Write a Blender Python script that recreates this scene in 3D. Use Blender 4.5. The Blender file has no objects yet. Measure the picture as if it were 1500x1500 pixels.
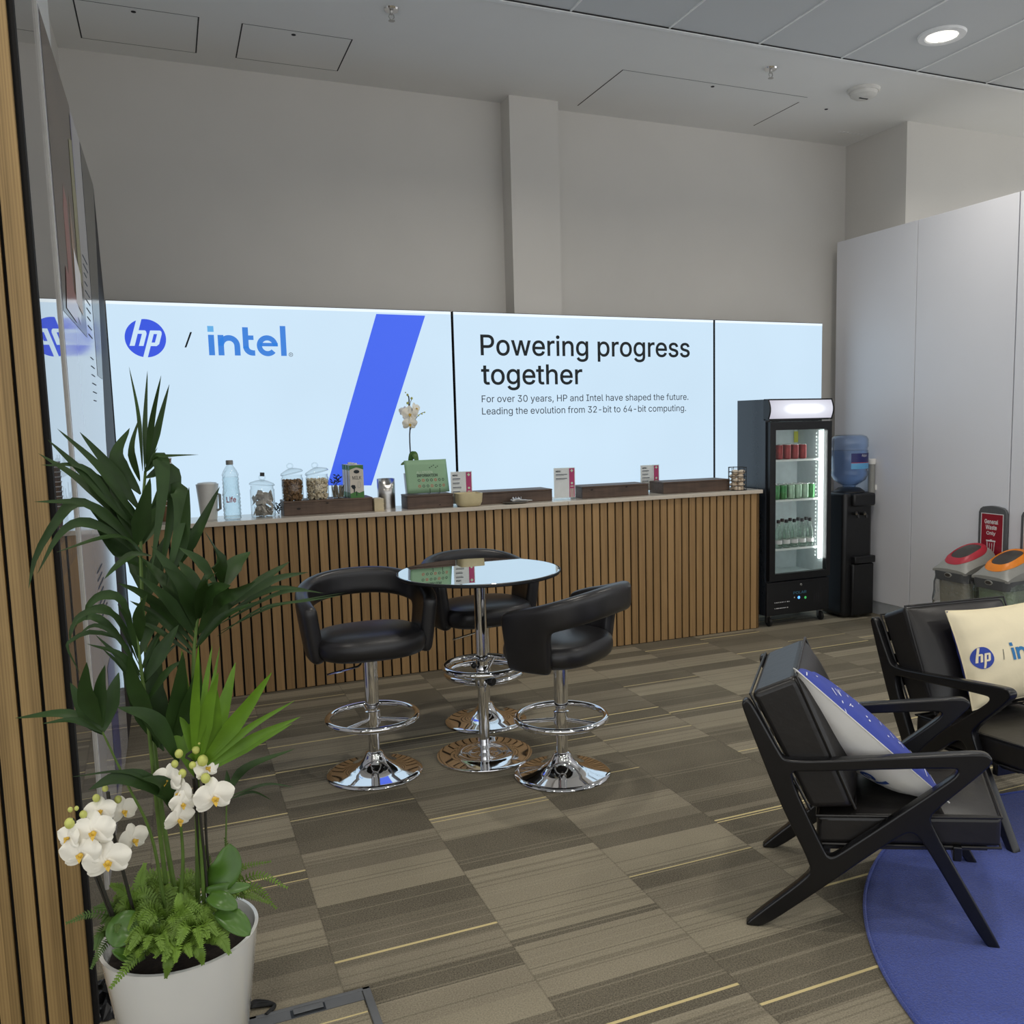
import bpy, bmesh, math, random
from mathutils import Vector, Matrix
random.seed(7)
S = bpy.context.scene
COL = S.collection
PI = math.pi
# ------------------------------------------------------------------ camera (solved from the photo's straight edges)
def _rot(r):
    th = math.sqrt(sum(a*a for a in r)); k = [a/th for a in r]
    K = Matrix(((0, -k[2], k[1]), (k[2], 0, -k[0]), (-k[1], k[0], 0)))
    return Matrix.Identity(3) + math.sin(th)*K + (1-math.cos(th))*(K @ K)
RM = _rot((0.10833471, -0.40604224, -0.04396587)) @ Matrix(((1, 0, 0), (0, 0, -1), (0, 1, 0)))
F, CX, CY, H = 1319.601, 818.624, 767.867, 1.55
CAM = Vector((0, 0, H))
def ray(px, py): return RM.transposed() @ Vector(((px-CX)/F, (py-CY)/F, 1.0))
def onZ(px, py, z): d = ray(px, py); return CAM + d*((z-H)/d.z)
def onY(px, py, y): d = ray(px, py); return CAM + d*(y/d.y)
def onX(px, py, x): d = ray(px, py); return CAM + d*(x/d.x)
cd = bpy.data.cameras.new('camera'); co = bpy.data.objects.new('camera', cd); COL.objects.link(co)
cm = Matrix((RM[0], -RM[1], -RM[2])).transposed().to_4x4(); cm.translation = CAM
co.matrix_world = cm
cd.sensor_width = 36; cd.lens = F/1500*36
cd.shift_x = -(CX-750)/1500; cd.shift_y = (CY-750)/1500
cd.clip_start = 0.05
S.camera = co

# ------------------------------------------------------------------ materials
def srgb(r, g, b):
    f = lambda c: (c/255)/12.92 if c/255 <= .04045 else ((c/255+.055)/1.055)**2.4
    return (f(r), f(g), f(b), 1)
class NT:
    def __init__(s, name):
        s.m = bpy.data.materials.new(name); s.m.use_nodes = True
        s.t = s.m.node_tree; s.n = s.t.nodes; s.l = s.t.links
        s.b = s.n['Principled BSDF']; s.out = s.n['Material Output']
    def add(s, typ, **kw):
        n = s.n.new(typ)
        for k, v in kw.items():
            if k.startswith('i_'):
                key = k[2:]; key = int(key) if key.isdigit() else key.replace('_', ' ')
                s.put(n.inputs[key], v)
            else: setattr(n, k, v)
        return n
    def put(s, sock, v):
        if isinstance(v, bpy.types.NodeSocket): s.l.new(v, sock)
        elif isinstance(v, bpy.types.Node): s.l.new(v.outputs[0], sock)
        else: sock.default_value = v
    def math(s, op, a, b=0.0, c=None, clamp=False):
        n = s.n.new('ShaderNodeMath'); n.operation = op; n.use_clamp = clamp
        s.put(n.inputs[0], a); s.put(n.inputs[1], b)
        if c is not None: s.put(n.inputs[2], c)
        return n.outputs[0]
    def mix(s, fac, a, b, typ='MIX'):
        n = s.n.new('ShaderNodeMix'); n.data_type = 'RGBA'; n.blend_type = typ
        s.put(n.inputs[0], fac); s.put(n.inputs[6], a); s.put(n.inputs[7], b)
        return n.outputs[2]
    def ramp(s, fac, stops, interp='LINEAR'):
        n = s.n.new('ShaderNodeValToRGB'); n.color_ramp.interpolation = interp
        e = n.color_ramp.elements
        e[0].position, e[0].color = stops[0]; e[1].position, e[1].color = stops[-1]
        for p, c in stops[1:-1]:
            q = e.new(p); q.color = c
        s.put(n.inputs[0], fac); return n.outputs[0]
    def coords(s, kind='Object', scale=(1, 1, 1)):
        t = s.add('ShaderNodeTexCoord'); m = s.add('ShaderNodeMapping'); m.inputs['Scale'].default_value = scale
        s.l.new(t.outputs[kind], m.inputs[0]); return m.outputs[0]
    def noise(s, vec, scale, detail=4, rough=.55):
        n = s.add('ShaderNodeTexNoise'); s.l.new(vec, n.inputs['Vector'])
        n.inputs['Scale'].default_value = scale; n.inputs['Detail'].default_value = detail; n.inputs['Roughness'].default_value = rough
        return n.outputs[0]
    def bump(s, h, strength=.2, dist=.01):
        n = s.add('ShaderNodeBump'); n.inputs['Strength'].default_value = strength; n.inputs['Distance'].default_value = dist
        s.put(n.inputs['Height'], h); s.l.new(n.outputs[0], s.b.inputs['Normal'])
def P(name, col, rough=.5, metal=0, var=.06, nscale=20, bump=0, bscale=200, spec=.5, coat=0, sheen=0, kind='Object'):
    k = NT(name); b = k.b
    v = k.coords(kind)
    nz = k.noise(v, nscale)
    dk = tuple(c*(1-var) for c in col[:3])+(1,); lt = tuple(min(1, c*(1+var)) for c in col[:3])+(1,)
    k.put(b.inputs['Base Color'], k.ramp(nz, [(.3, dk), (.7, lt)]))
    b.inputs['Roughness'].default_value = rough; b.inputs['Metallic'].default_value = metal
    b.inputs['Specular IOR Level'].default_value = spec
    b.inputs['Coat Weight'].default_value = coat; b.inputs['Coat Roughness'].default_value = .1
    b.inputs['Sheen Weight'].default_value = sheen
    if bump: k.bump(k.noise(v, bscale, 3), bump, .004)
    return k.m
def EM(name, col, strength=1.0, var=.02, nscale=1.2):
    k = NT(name); v = k.coords('Object'); nz = k.noise(v, nscale, 2)
    c = k.ramp(nz, [(.3, tuple(x*(1-var) for x in col[:3])+(1,)), (.7, tuple(x*(1+var) for x in col[:3])+(1,))])
    k.put(k.b.inputs['Base Color'], (0.02, 0.02, 0.02, 1)); k.b.inputs['Roughness'].default_value = .5
    k.put(k.b.inputs['Emission Color'], c); k.b.inputs['Emission Strength'].default_value = strength
    return k.m
def GLASS(name, tint=(1, 1, 1, 1), ior=1.45, rough=.02, boost=1.0, wob=0.0, edge=.1):
    k = NT(name); k.n.remove(k.b)
    tr = k.add('ShaderNodeBsdfTransparent'); tr.inputs[0].default_value = tint
    lw = k.add('ShaderNodeLayerWeight'); lw.inputs[0].default_value = .5      # longer path through the wall at its edges
    k.put(tr.inputs[0], k.mix(k.math('POWER', lw.outputs['Facing'], 3.0), tint, tuple(c*(1-edge) for c in tint[:3])+(1,)))
    gl = k.add('ShaderNodeBsdfGlossy'); gl.inputs['Roughness'].default_value = rough
    fr = k.add('ShaderNodeLayerWeight'); fr.inputs[0].default_value = .5
    f0 = ((ior-1)/(ior+1))**2
    if wob:
        bp = k.add('ShaderNodeBump'); bp.inputs['Strength'].default_value = wob; bp.inputs['Distance'].default_value = .01
        k.put(bp.inputs['Height'], k.noise(k.coords('Object'), 60, 3)); k.l.new(bp.outputs[0], gl.inputs['Normal']); k.l.new(bp.outputs[0], fr.inputs['Normal']); k.l.new(bp.outputs[0], lw.inputs['Normal'])
    f = k.math('MULTIPLY', k.math('ADD', k.math('MULTIPLY', k.math('POWER', fr.outputs['Facing'], 5.0), 1-f0), f0), boost, clamp=True)
    mx = k.add('ShaderNodeMixShader'); k.put(mx.inputs[0], f); k.l.new(tr.outputs[0], mx.inputs[1]); k.l.new(gl.outputs[0], mx.inputs[2])
    k.l.new(mx.outputs[0], k.out.inputs[0]); return k.m
def WOOD(name, dark, light, scale=(60, 60, 2.5), rough=.5):
    k = NT(name); v = k.coords('Object', scale)
    w = k.noise(v, 1.0, 6, .6); w2 = k.noise(k.coords('Object', (1.7, 1.7, .12)), 10, 3)
    a = k.math('ADD', k.math('MULTIPLY', w, .7), k.math('MULTIPLY', w2, .3))
    k.put(k.b.inputs['Base Color'], k.ramp(a, [(.32, dark), (.5, tuple((x+y)/2 for x, y in zip(dark, light))), (.68, light)]))
    k.b.inputs['Roughness'].default_value = rough; k.bump(w, .08, .002); return k.m
def SLATWOOD(name, dark, light, pitch, x0):
    # oak veneer, every slat with a tone of its own
    k = NT(name); t = k.add('ShaderNodeTexCoord'); sp = k.add('ShaderNodeSeparateXYZ'); k.l.new(t.outputs['Object'], sp.inputs[0])
    i = k.math('FLOOR', k.math('DIVIDE', k.math('SUBTRACT', sp.outputs[0], x0), pitch))
    wn = k.add('ShaderNodeTexWhiteNoise', noise_dimensions='1D'); k.put(wn.inputs['W'], i)
    off = k.math('MULTIPLY', wn.outputs[0], 40.0)
    cv = k.add('ShaderNodeCombineXYZ'); k.put(cv.inputs[0], k.math('MULTIPLY', sp.outputs[0], 55.0)); k.put(cv.inputs[1], off); k.put(cv.inputs[2], k.math('MULTIPLY', sp.outputs[2], 2.2))
    g = k.noise(cv.outputs[0], 1.0, 5, .6)
    w = k.add('ShaderNodeTexWave', wave_type='BANDS', bands_direction='X'); k.put(w.inputs['Vector'], cv.outputs[0]); w.inputs['Scale'].default_value = .9; w.inputs['Distortion'].default_value = 5; w.inputs['Detail'].default_value = 2; w.inputs['Detail Scale'].default_value = .6
    a = k.math('ADD', k.math('MULTIPLY', g, .55), k.math('ADD', k.math('MULTIPLY', w.outputs[1], .18), k.math('MULTIPLY', wn.outputs[0], .24)))
    k.put(k.b.inputs['Base Color'], k.ramp(a, [(.2, dark), (.75, light)]))
    k.b.inputs['Roughness'].default_value = .55; k.bump(g, .06, .002); return k.m

M = {}
M['wall'] = P('painted_plaster', srgb(212, 209, 203), .85, var=.015, nscale=3, bump=.03, bscale=90)
M['ceiling'] = P('ceiling_plaster', srgb(238, 238, 235), .9, var=.01, nscale=3)
M['metal_ceiling'] = P('ceiling_metal_tile', srgb(210, 213, 214), .6, var=.01, nscale=2)
M['seam_white'] = P('white_seam', srgb(246, 247, 246), .5)
M['dark_gap'] = P('dark_gap', srgb(40, 40, 42), .8)
M['panel_white'] = P('matt_white_panel', srgb(230, 231, 236), .42, var=.01, nscale=2)
M['skirting'] = P('grey_skirting', srgb(168, 172, 176), .6)
M['slat_counter'] = SLATWOOD('oak_slat_counter', srgb(130, 100, 60), srgb(184, 148, 100), .0577, -.2)
M['slat_left'] = SLATWOOD('oak_slat_partition', srgb(122, 98, 58), srgb(172, 142, 92), .0525, -1.4035)
M['black_felt'] = P('black_felt_backing', srgb(16, 15, 15), .95)
M['worktop'] = P('cream_worktop', srgb(206, 196, 180), .16, var=.03, nscale=60, spec=.6)
M['black_leather'] = P('black_leather', srgb(30, 29, 31), .34, var=.12, nscale=12, bump=.10, bscale=260, spec=.55)
M['chair_leather'] = P('black_chair_leather', srgb(31, 29, 28), .36, var=.12, nscale=9, bump=.25, bscale=28, spec=.5)
M['black_lacquer'] = P('black_lacquered_wood', srgb(17, 17, 19), .27, var=.1, spec=.5)
M['chrome'] = P('chrome', (.83, .83, .84, 1), .04, 1, var=.01)
M['steel'] = P('brushed_steel', (.50, .49, .47, 1), .28, 1, var=.06, nscale=70)
M['mirror_glass'] = P('mirrored_table_glass', (.74, .78, .78, 1), .015, 1, var=.005)
M['black_plastic'] = P('black_plastic', srgb(19, 20, 22), .38, var=.1)
M['black_metal'] = P('black_metal', srgb(20, 21, 24), .45, var=.08)
M['fridge_side'] = P('fridge_black_side', srgb(42, 46, 52), .25, var=.015, spec=.6)
M['fridge_inner'] = P('fridge_white_liner', srgb(196, 206, 208), .4)
M['shelf_white'] = P('white_coated_shelf', srgb(232, 238, 236), .4)
M['glass'] = GLASS('clear_glass', (.97, .985, .98, 1), 1.45, .02)
M['jar_glass'] = GLASS('jar_glass', (.955, .975, .975, 1), 1.5, .03, 1.3, .1, .62)
M['pet'] = GLASS('ribbed_clear_plastic', (.94, .975, .98, 1), 1.5, .05, 1.8, 1.0, .75)
M['blue_pc'] = GLASS('blue_water_bottle_plastic', (.72, .81, .95, 1), 1.45, .06, 1.6, .3, .3)
M['water_blue'] = GLASS('blue_water', (.88, .93, .99, 1), 1.33, .02)
M['green_glass'] = GLASS('pale_green_glass', (.86, .93, .88, 1), 1.5, .04, 2.4, .5, .45)
M['clear_bag'] = GLASS('clear_bin_liner', (.93, .93, .90, 1), 1.5, .15, 3.0, 1.0, .2)
M['green_bag'] = GLASS('green_bin_liner', (.76, .90, .78, 1), 1.5, .15, 3.0, 1.0, .2)
LB = srgb(203, 228, 247)
M['lightbox'] = EM('backlit_white_fabric', LB, 1.0, .03, .9)
M['lb_blue'] = EM('backlit_blue_print', srgb(58, 98, 236), 1.0)
M['lb_hp'] = EM('backlit_round_logo_blue', srgb(52, 84, 222), 1.0)
M['lb_intel'] = EM('backlit_word_blue', srgb(54, 126, 216), 1.0)
M['lb_cyan'] = EM('backlit_dot_blue', srgb(96, 172, 228), 1.0)
M['lb_edge'] = EM('backlit_bright_edge', srgb(236, 248, 255), 1.0)
M['ink'] = P('black_print', srgb(26, 38, 44), .7)
M['ink_soft'] = P('grey_print', srgb(58, 66, 80), .7)
def canopy():
    k = NT('lit_canopy_panel'); t_ = k.add('ShaderNodeTexCoord'); sp = k.add('ShaderNodeSeparateXYZ'); k.l.new(t_.outputs['Generated'], sp.inputs[0])
    dx = k.math('MAXIMUM', k.math('SUBTRACT', k.math('ABSOLUTE', k.math('SUBTRACT', sp.outputs[0], .54)), .16), 0.0); dz = k.math('MULTIPLY', k.math('SUBTRACT', sp.outputs[2], .52), .62)
    d = k.math('SQRT', k.math('ADD', k.math('MULTIPLY', dx, dx), k.math('MULTIPLY', dz, dz)))
    k.put(k.b.inputs['Base Color'], (.02, .02, .02, 1)); k.put(k.b.inputs['Emission Color'], k.ramp(d, [(.07, (1.25, 1.27, 1.3, 1)), (.2, srgb(226, 228, 240)), (.45, srgb(196, 194, 208))])); k.b.inputs['Emission Strength'].default_value = 1
    return k.m
M['canopy'] = canopy()
M['led'] = EM('led_strip', (.95, 1, .98, 1), 15.0)
M['lamp'] = EM('downlight_lens', (1, .95, .84, 1), 1.6, .5, 55)
M['led_blue'] = EM('blue_indicator', (.1, .35, 1, 1), 2.0)
M['led_green'] = EM('green_indicator', (.05, .4, .1, 1), 1.0)
M['polar'] = P('teal_logo_print', srgb(78, 130, 158), .5)
M['white_print'] = P('white_print', srgb(225, 225, 225), .6)
M['white_plastic'] = P('white_plastic', srgb(222, 220, 214), .4)
M['white_gloss'] = P('white_gloss_planter', srgb(226, 226, 222), .12, var=.02, nscale=4, coat=.5)
M['soil'] = P('dark_soil', srgb(38, 29, 22), .95, var=.4, nscale=60, bump=.6, bscale=80)
M['grey_plastic'] = P('grey_plastic', srgb(146, 146, 140), .40)
M['dark_grey_plastic'] = P('dark_grey_plastic', srgb(86, 88, 90), .5)
M['bin_red'] = P('red_plastic', srgb(178, 42, 58), .4)
M['bin_orange'] = P('orange_plastic', srgb(236, 136, 28), .4)
M['bin_body'] = P('bin_grey_body', srgb(158, 155, 142), .5)
M['sign_red'] = P('crimson_sign', srgb(150, 28, 48), .3)
M['sign_orange'] = P('orange_sign', srgb(196, 128, 62), .3)
M['sign_dark'] = P('dark_print_patch', srgb(58, 54, 50), .4)
M['dark_wood'] = WOOD('dark_stained_wood', srgb(58, 44, 36), srgb(98, 78, 64), (3, 40, 40), .55)
M['crate_wood'] = WOOD('worn_brown_wood', srgb(66, 50, 40), srgb(112, 92, 76), (3, 40, 40), .6)
M['wood_knot'] = P('dark_knot', srgb(38, 28, 22), .7)
M['sugar_brown'] = P('brown_sugar_lump', srgb(132, 100, 66), .8, var=.25, nscale=120)
M['sugar_white'] = P('white_sugar_lump', srgb(224, 208, 178), .8, var=.1, nscale=120)
M['paper'] = P('white_paper', srgb(232, 230, 230), .8)
M['sachet'] = P('paper_sachet', srgb(196, 188, 178), .7, var=.2, nscale=50)
M['cream'] = P('cream_napkin', srgb(222, 208, 172), .8)
M['ivory'] = P('ivory_glaze', srgb(214, 200, 158), .3)
M['pod'] = P('pale_pod', srgb(226, 208, 184), .7)
M['magenta'] = P('magenta_print', srgb(176, 62, 112), .6)
M['mint'] = P('mint_green_card', srgb(146, 182, 146), .6, var=.02)
M['icon_red'] = P('red_icon', srgb(196, 92, 78), .6)
M['icon_dark'] = P('dark_green_icon', srgb(70, 92, 74), .6)
M['mint_light'] = P('pale_green_print', srgb(196, 216, 190), .6)
M['milk_green'] = P('green_carton_print', srgb(64, 120, 52), .5)
M['milk_body'] = P('kraft_white_carton', srgb(212, 204, 190), .5)
M['kraft'] = P('kraft_brown_paper', srgb(122, 90, 62), .8)
M['stick'] = P('grey_wooden_stick', srgb(148, 138, 120), .8)
M['dark_leaf'] = P('dark_eucalyptus_leaf', srgb(26, 34, 40), .6)
M['palm'] = P('palm_leaf', srgb(38, 62, 22), .5, var=.3, nscale=9, spec=.32)
M['palm_bright'] = P('young_palm_leaf', srgb(92, 130, 28), .5, var=.25, nscale=9, spec=.35)
M['palm_stem'] = P('palm_stem', srgb(84, 110, 44), .5, var=.2)
M['orchid_leaf'] = P('orchid_leaf', srgb(72, 108, 38), .35, var=.15)
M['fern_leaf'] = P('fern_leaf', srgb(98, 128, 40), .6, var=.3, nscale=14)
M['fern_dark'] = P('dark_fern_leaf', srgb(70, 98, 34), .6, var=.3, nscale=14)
M['spike'] = P('orchid_spike', srgb(44, 42, 36), .5)
M['petal'] = P('white_petal', srgb(244, 240, 226), .5, var=.03)
M['lip'] = P('yellow_orchid_lip', srgb(216, 178, 66), .5, var=.2, nscale=120)
M['bud'] = P('green_orchid_bud', srgb(200, 204, 110), .5, var=.12)
M['cable'] = P('black_bin_film', srgb(24, 24, 26), .3)
M['rubber'] = P('black_rubber', srgb(18, 18, 18), .6)
M['floor_box'] = P('grey_floor_box_plastic', srgb(104, 106, 108), .5)
M['cushion'] = P('white_cushion_cloth', srgb(222, 220, 214), .7, var=.02, bump=.5, bscale=14, nscale=14)
M['cushion_cream'] = P('cream_cushion_cloth', srgb(236, 224, 190), .75, var=.02, bump=.5, bscale=12, nscale=14)
M['cloth_blue'] = P('blue_cushion_print', srgb(52, 68, 158), .7)
M['cloth_mark'] = P('pale_cushion_print', srgb(218, 222, 236), .7)
M['cloth_logo'] = P('blue_logo_on_cloth', srgb(46, 70, 164), .7)
M['cloth_word'] = P('teal_word_on_cloth', srgb(42, 118, 174), .7)
M['cloth_navy'] = P('navy_word_on_cloth', srgb(38, 66, 132), .7)
M['can_red'] = P('red_can', srgb(150, 44, 44), .3, .4, var=.3, nscale=30)
M['can_green'] = P('green_can', srgb(70, 136, 78), .3, .4, var=.2, nscale=30)
M['can_pale'] = P('pale_green_can', srgb(160, 190, 164), .3, .4, var=.15, nscale=30)
M['alu'] = P('aluminium', (.8, .8, .8, 1), .2, 1)
M['note'] = P('yellow_note', srgb(202, 200, 62), .7)
M['lilac'] = P('pale_notice_paper', srgb(206, 200, 216), .7)
M['label_navy'] = P('navy_label', srgb(32, 34, 98), .4)
M['label_cyan'] = P('cyan_label', srgb(92, 164, 210), .4)
M['label_red'] = P('red_label_edge', srgb(170, 52, 60), .4)
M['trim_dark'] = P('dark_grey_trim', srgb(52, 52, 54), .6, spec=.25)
M['poster_white'] = P('glossy_white_print', srgb(200, 200, 206), .10, var=.01, spec=.7)
M['poster_brown'] = P('brown_photo_print', srgb(96, 84, 76), .22, var=.35, nscale=3, spec=.35)
M['poster_grey'] = P('dark_photo_print', srgb(78, 76, 70), .22, var=.4, nscale=5, spec=.35)
M['poster_red'] = P('red_photo_patch', srgb(160, 62, 56), .15)
M['poster_yellow'] = P('olive_photo_patch', srgb(150, 148, 70), .15)
M['poster_blue'] = P('blue_photo_patch', srgb(70, 82, 160), .15)
M['poster_skin'] = P('tan_photo_patch', srgb(176, 132, 92), .15)
M['perspex'] = P('mirror_gloss_white_panel', srgb(186, 183, 180), .0, var=.01, spec=1.0)
M['perspex'].node_tree.nodes['Principled BSDF'].inputs['Metallic'].default_value = .75
M['life_red'] = P('red_label_print', srgb(176, 86, 92), .6)

# carpet: half-metre tiles, each with bands, fine lines and a few yellow stripes
def carpet():
    k = NT('striped_carpet_tile'); t = k.add('ShaderNodeTexCoord'); sp = k.add('ShaderNodeSeparateXYZ'); k.l.new(t.outputs['Object'], sp.inputs[0])
    x, y = sp.outputs[0], sp.outputs[1]
    i = k.math('FLOOR', k.math('DIVIDE', k.math('SUBTRACT', x, .345), .5))
    def wn(a, b=0.0, c=0.0):
        cv = k.add('ShaderNodeCombineXYZ'); k.put(cv.inputs[0], a); k.put(cv.inputs[1], b); k.put(cv.inputs[2], c)
        n = k.add('ShaderNodeTexWhiteNoise', noise_dimensions='3D'); k.l.new(cv.outputs[0], n.inputs[0]); return n.outputs[0]
    yo = k.math('ADD', y, k.math('MULTIPLY', k.math('FLOOR', k.math('MULTIPLY', wn(i, 3.3), 4.0)), .125))
    tile = k.math('FLOOR', k.math('DIVIDE', yo, .5))
    v = k.math('SUBTRACT', yo, k.math('MULTIPLY', tile, .5))
    rt = wn(i, tile, 1.7)
    # uneven bands inside a tile: warp v then cut in four
    vv = k.math('ADD', k.math('MULTIPLY', v, 2.0), k.math('MULTIPLY', k.math('SINE', k.math('ADD', k.math('MULTIPLY', v, 12.566), k.math('MULTIPLY', rt, 6.28))), .075))
    band = k.math('FLOOR', k.math('MULTIPLY', vv, 3.6))
    rb = wn(i, k.math('ADD', tile, k.math('MULTIPLY', band, .137)), 5.1)
    tone = k.ramp(rb, [(0, srgb(62, 58, 50)), (.36, srgb(74, 69, 60)), (.42, srgb(96, 90, 78)), (.60, srgb(116, 109, 95)), (.74, srgb(144, 136, 118)), (1, srgb(152, 144, 124))], 'LINEAR')
    # thin dark and pale lines
    ln = k.math('FLOOR', k.math('DIVIDE', y, .0065))
    r1 = wn(i, ln, 9.4)
    dark = k.math('MULTIPLY', k.math('GREATER_THAN', r1, .84), .42)
    pale = k.math('MULTIPLY', k.math('LESS_THAN', r1, .05), .3)
    c = k.mix(dark, tone, srgb(58, 54, 45)); c = k.mix(pale, c, srgb(176, 168, 146))
    cv = k.add('ShaderNodeCombineXYZ'); k.put(cv.inputs[0], k.math('MULTIPLY', x, 1.0)); k.put(cv.inputs[1], y)
    cl = k.noise(cv.outputs[0], 2.2, 3); c = k.mix(.16, c, k.ramp(cl, [(.35, srgb(86, 78, 66)), (.65, srgb(170, 160, 138))]))
    pile = k.noise(cv.outputs[0], 210, 2, .85)
    c = k.mix(.30, c, k.ramp(pile, [(.3, srgb(50, 46, 38)), (.7, srgb(200, 190, 166))]))
    # yellow stripes: up to two a tile
    def stripe(seed, thick):
        pos = k.math('ADD', k.math('MULTIPLY', wn(i, tile, seed), .42), .04)
        hit = k.math('LESS_THAN', k.math('ABSOLUTE', k.math('SUBTRACT', v, pos)), thick)
        return k.math('MULTIPLY', hit, k.math('GREATER_THAN', wn(i, tile, seed+7.7), .6))
    st = k.math('MAXIMUM', stripe(21.3, .0052), stripe(33.9, .003))
    c = k.mix(k.math('MULTIPLY', st, .9), c, srgb(222, 204, 150))
    # joints
    fx = k.math('FRACT', k.math('DIVIDE', k.math('SUBTRACT', x, .345), .5))
    jx = k.math('LESS_THAN', k.math('MINIMUM', fx, k.math('SUBTRACT', 1.0, fx)), .006)
    c = k.mix(k.math('MULTIPLY', jx, .2), c, srgb(44, 41, 34))
    k.put(k.b.inputs['Base Color'], c); k.b.inputs['Roughness'].default_value = .95; k.b.inputs['Specular IOR Level'].default_value = .15
    k.bump(pile, .35, .003); return k.m
M['carpet'] = carpet()
def rugmat():
    k = NT('blue_pile_rug'); v = k.coords('Object'); n = k.noise(v, 150, 3, .9); n2 = k.noise(v, 3.5, 3)
    c = k.ramp(n, [(.25, srgb(18, 34, 108)), (.75, srgb(56, 90, 198))])
    k.put(k.b.inputs['Base Color'], k.mix(.25, c, k.ramp(n2, [(.3, srgb(24, 44, 124)), (.7, srgb(46, 78, 180))])))
    k.b.inputs['Roughness'].default_value = .95; k.b.inputs['Sheen Weight'].default_value = .3; k.bump(n, .8, .008); return k.m
M['rug'] = rugmat()

# ------------------------------------------------------------------ mesh building
class MB:
    def __init__(s): s.v = []; s.f = []; s.mi = []; s.cur = 0
    def add(s, vs, fs):
        o = len(s.v); s.v += [Vector(p) for p in vs]; s.f += [tuple(a+o for a in f) for f in fs]; s.mi += [s.cur]*len(fs); return s
    def box(s, x0, y0, z0, x1, y1, z1):
        return s.add([(x0,y0,z0),(x1,y0,z0),(x1,y1,z0),(x0,y1,z0),(x0,y0,z1),(x1,y0,z1),(x1,y1,z1),(x0,y1,z1)],
                     [(0,3,2,1),(4,5,6,7),(0,1,5,4),(1,2,6,5),(2,3,7,6),(3,0,4,7)])
    def quad(s, a, b, c, d): return s.add([a, b, c, d], [(0, 1, 2, 3)])
    def lathe(s, prof, n=40, c=(0, 0, 0), sx=1, sy=1, cap0=True, cap1=True):
        vs = []; fs = []; m = len(prof)
        for i in range(n):
            a = 2*PI*i/n
            for r, z in prof: vs.append((c[0]+r*math.cos(a)*sx, c[1]+r*math.sin(a)*sy, c[2]+z))
        for i in range(n):
            j = (i+1) % n
            for q in range(m-1): fs.append((i*m+q, j*m+q, j*m+q+1, i*m+q+1))
        if cap0 and prof[0][0] > 1e-6: fs.append(tuple(i*m for i in reversed(range(n))))
        if cap1 and prof[-1][0] > 1e-6: fs.append(tuple(i*m+m-1 for i in range(n)))
        return s.add(vs, fs)
    def tube(s, pts, r, n=10, closed=False, caps=True):
        pts = [Vector(p) for p in pts]; m = len(pts); rs = r if isinstance(r, (list, tuple)) else [r]*m
        vs = []; fs = []; up = None
        for i, p in enumerate(pts):
            if closed: t = pts[(i+1) % m]-pts[i-1]
            else: t = pts[min(i+1, m-1)]-pts[max(i-1, 0)]
            t.normalize()
            if up is None:
                up = Vector((0, 0, 1)) if abs(t.z) < .9 else Vector((1, 0, 0))
            a = t.cross(up)
            if a.length < 1e-4: a = t.cross(Vector((0, 1, 0)))
            a.normalize(); b = a.cross(t).normalized(); up = b
            for q in range(n):
                g = 2*PI*q/n; vs.append(p+(a*math.cos(g)+b*math.sin(g))*rs[i])
        for i in range(m if closed else m-1):
            j = (i+1) % m
            for q in range(n): fs.append((i*n+q, i*n+(q+1) % n, j*n+(q+1) % n, j*n+q))
        if caps and not closed: fs.append(tuple(reversed(range(n)))); fs.append(tuple((m-1)*n+q for q in range(n)))
        return s.add(vs, fs)
    def torus(s, c, R, r, n=48, m=10, sx=1, sy=1):
        return s.tube([(c[0]+R*math.cos(2*PI*i/n)*sx, c[1]+R*math.sin(2*PI*i/n)*sy, c[2]) for i in range(n)], r, m, closed=True)
    def prism(s, poly, T, d0, d1):     # poly in 2-D, T(u, v, w) -> 3-D
        n = len(poly); vs = [T(u, v, d0) for u, v in poly]+[T(u, v, d1) for u, v in poly]
        fs = [tuple(reversed(range(n))), tuple(range(n, 2*n))]+[(i, (i+1) % n, n+(i+1) % n, n+i) for i in range(n)]
        return s.add(vs, fs)
    def sphere(s, c, r, n=14, m=8, sx=1, sy=1, sz=1):
        pr = [(r*math.sin(PI*i/m), -r*math.cos(PI*i/m)*sz) for i in range(m+1)]
        pr[0] = (1e-5, pr[0][1]); pr[-1] = (1e-5, pr[-1][1])
        return s.lathe(pr, n, c, sx, sy, False, False)
    def xf(s, mat, start=0):
        for i in range(start, len(s.v)): s.v[i] = mat @ s.v[i]
        return s
def link(name, me, parent=None):
    o = bpy.data.objects.new(name, me); COL.objects.link(o)
    if parent is not None: o.parent = parent
    return o
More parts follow.
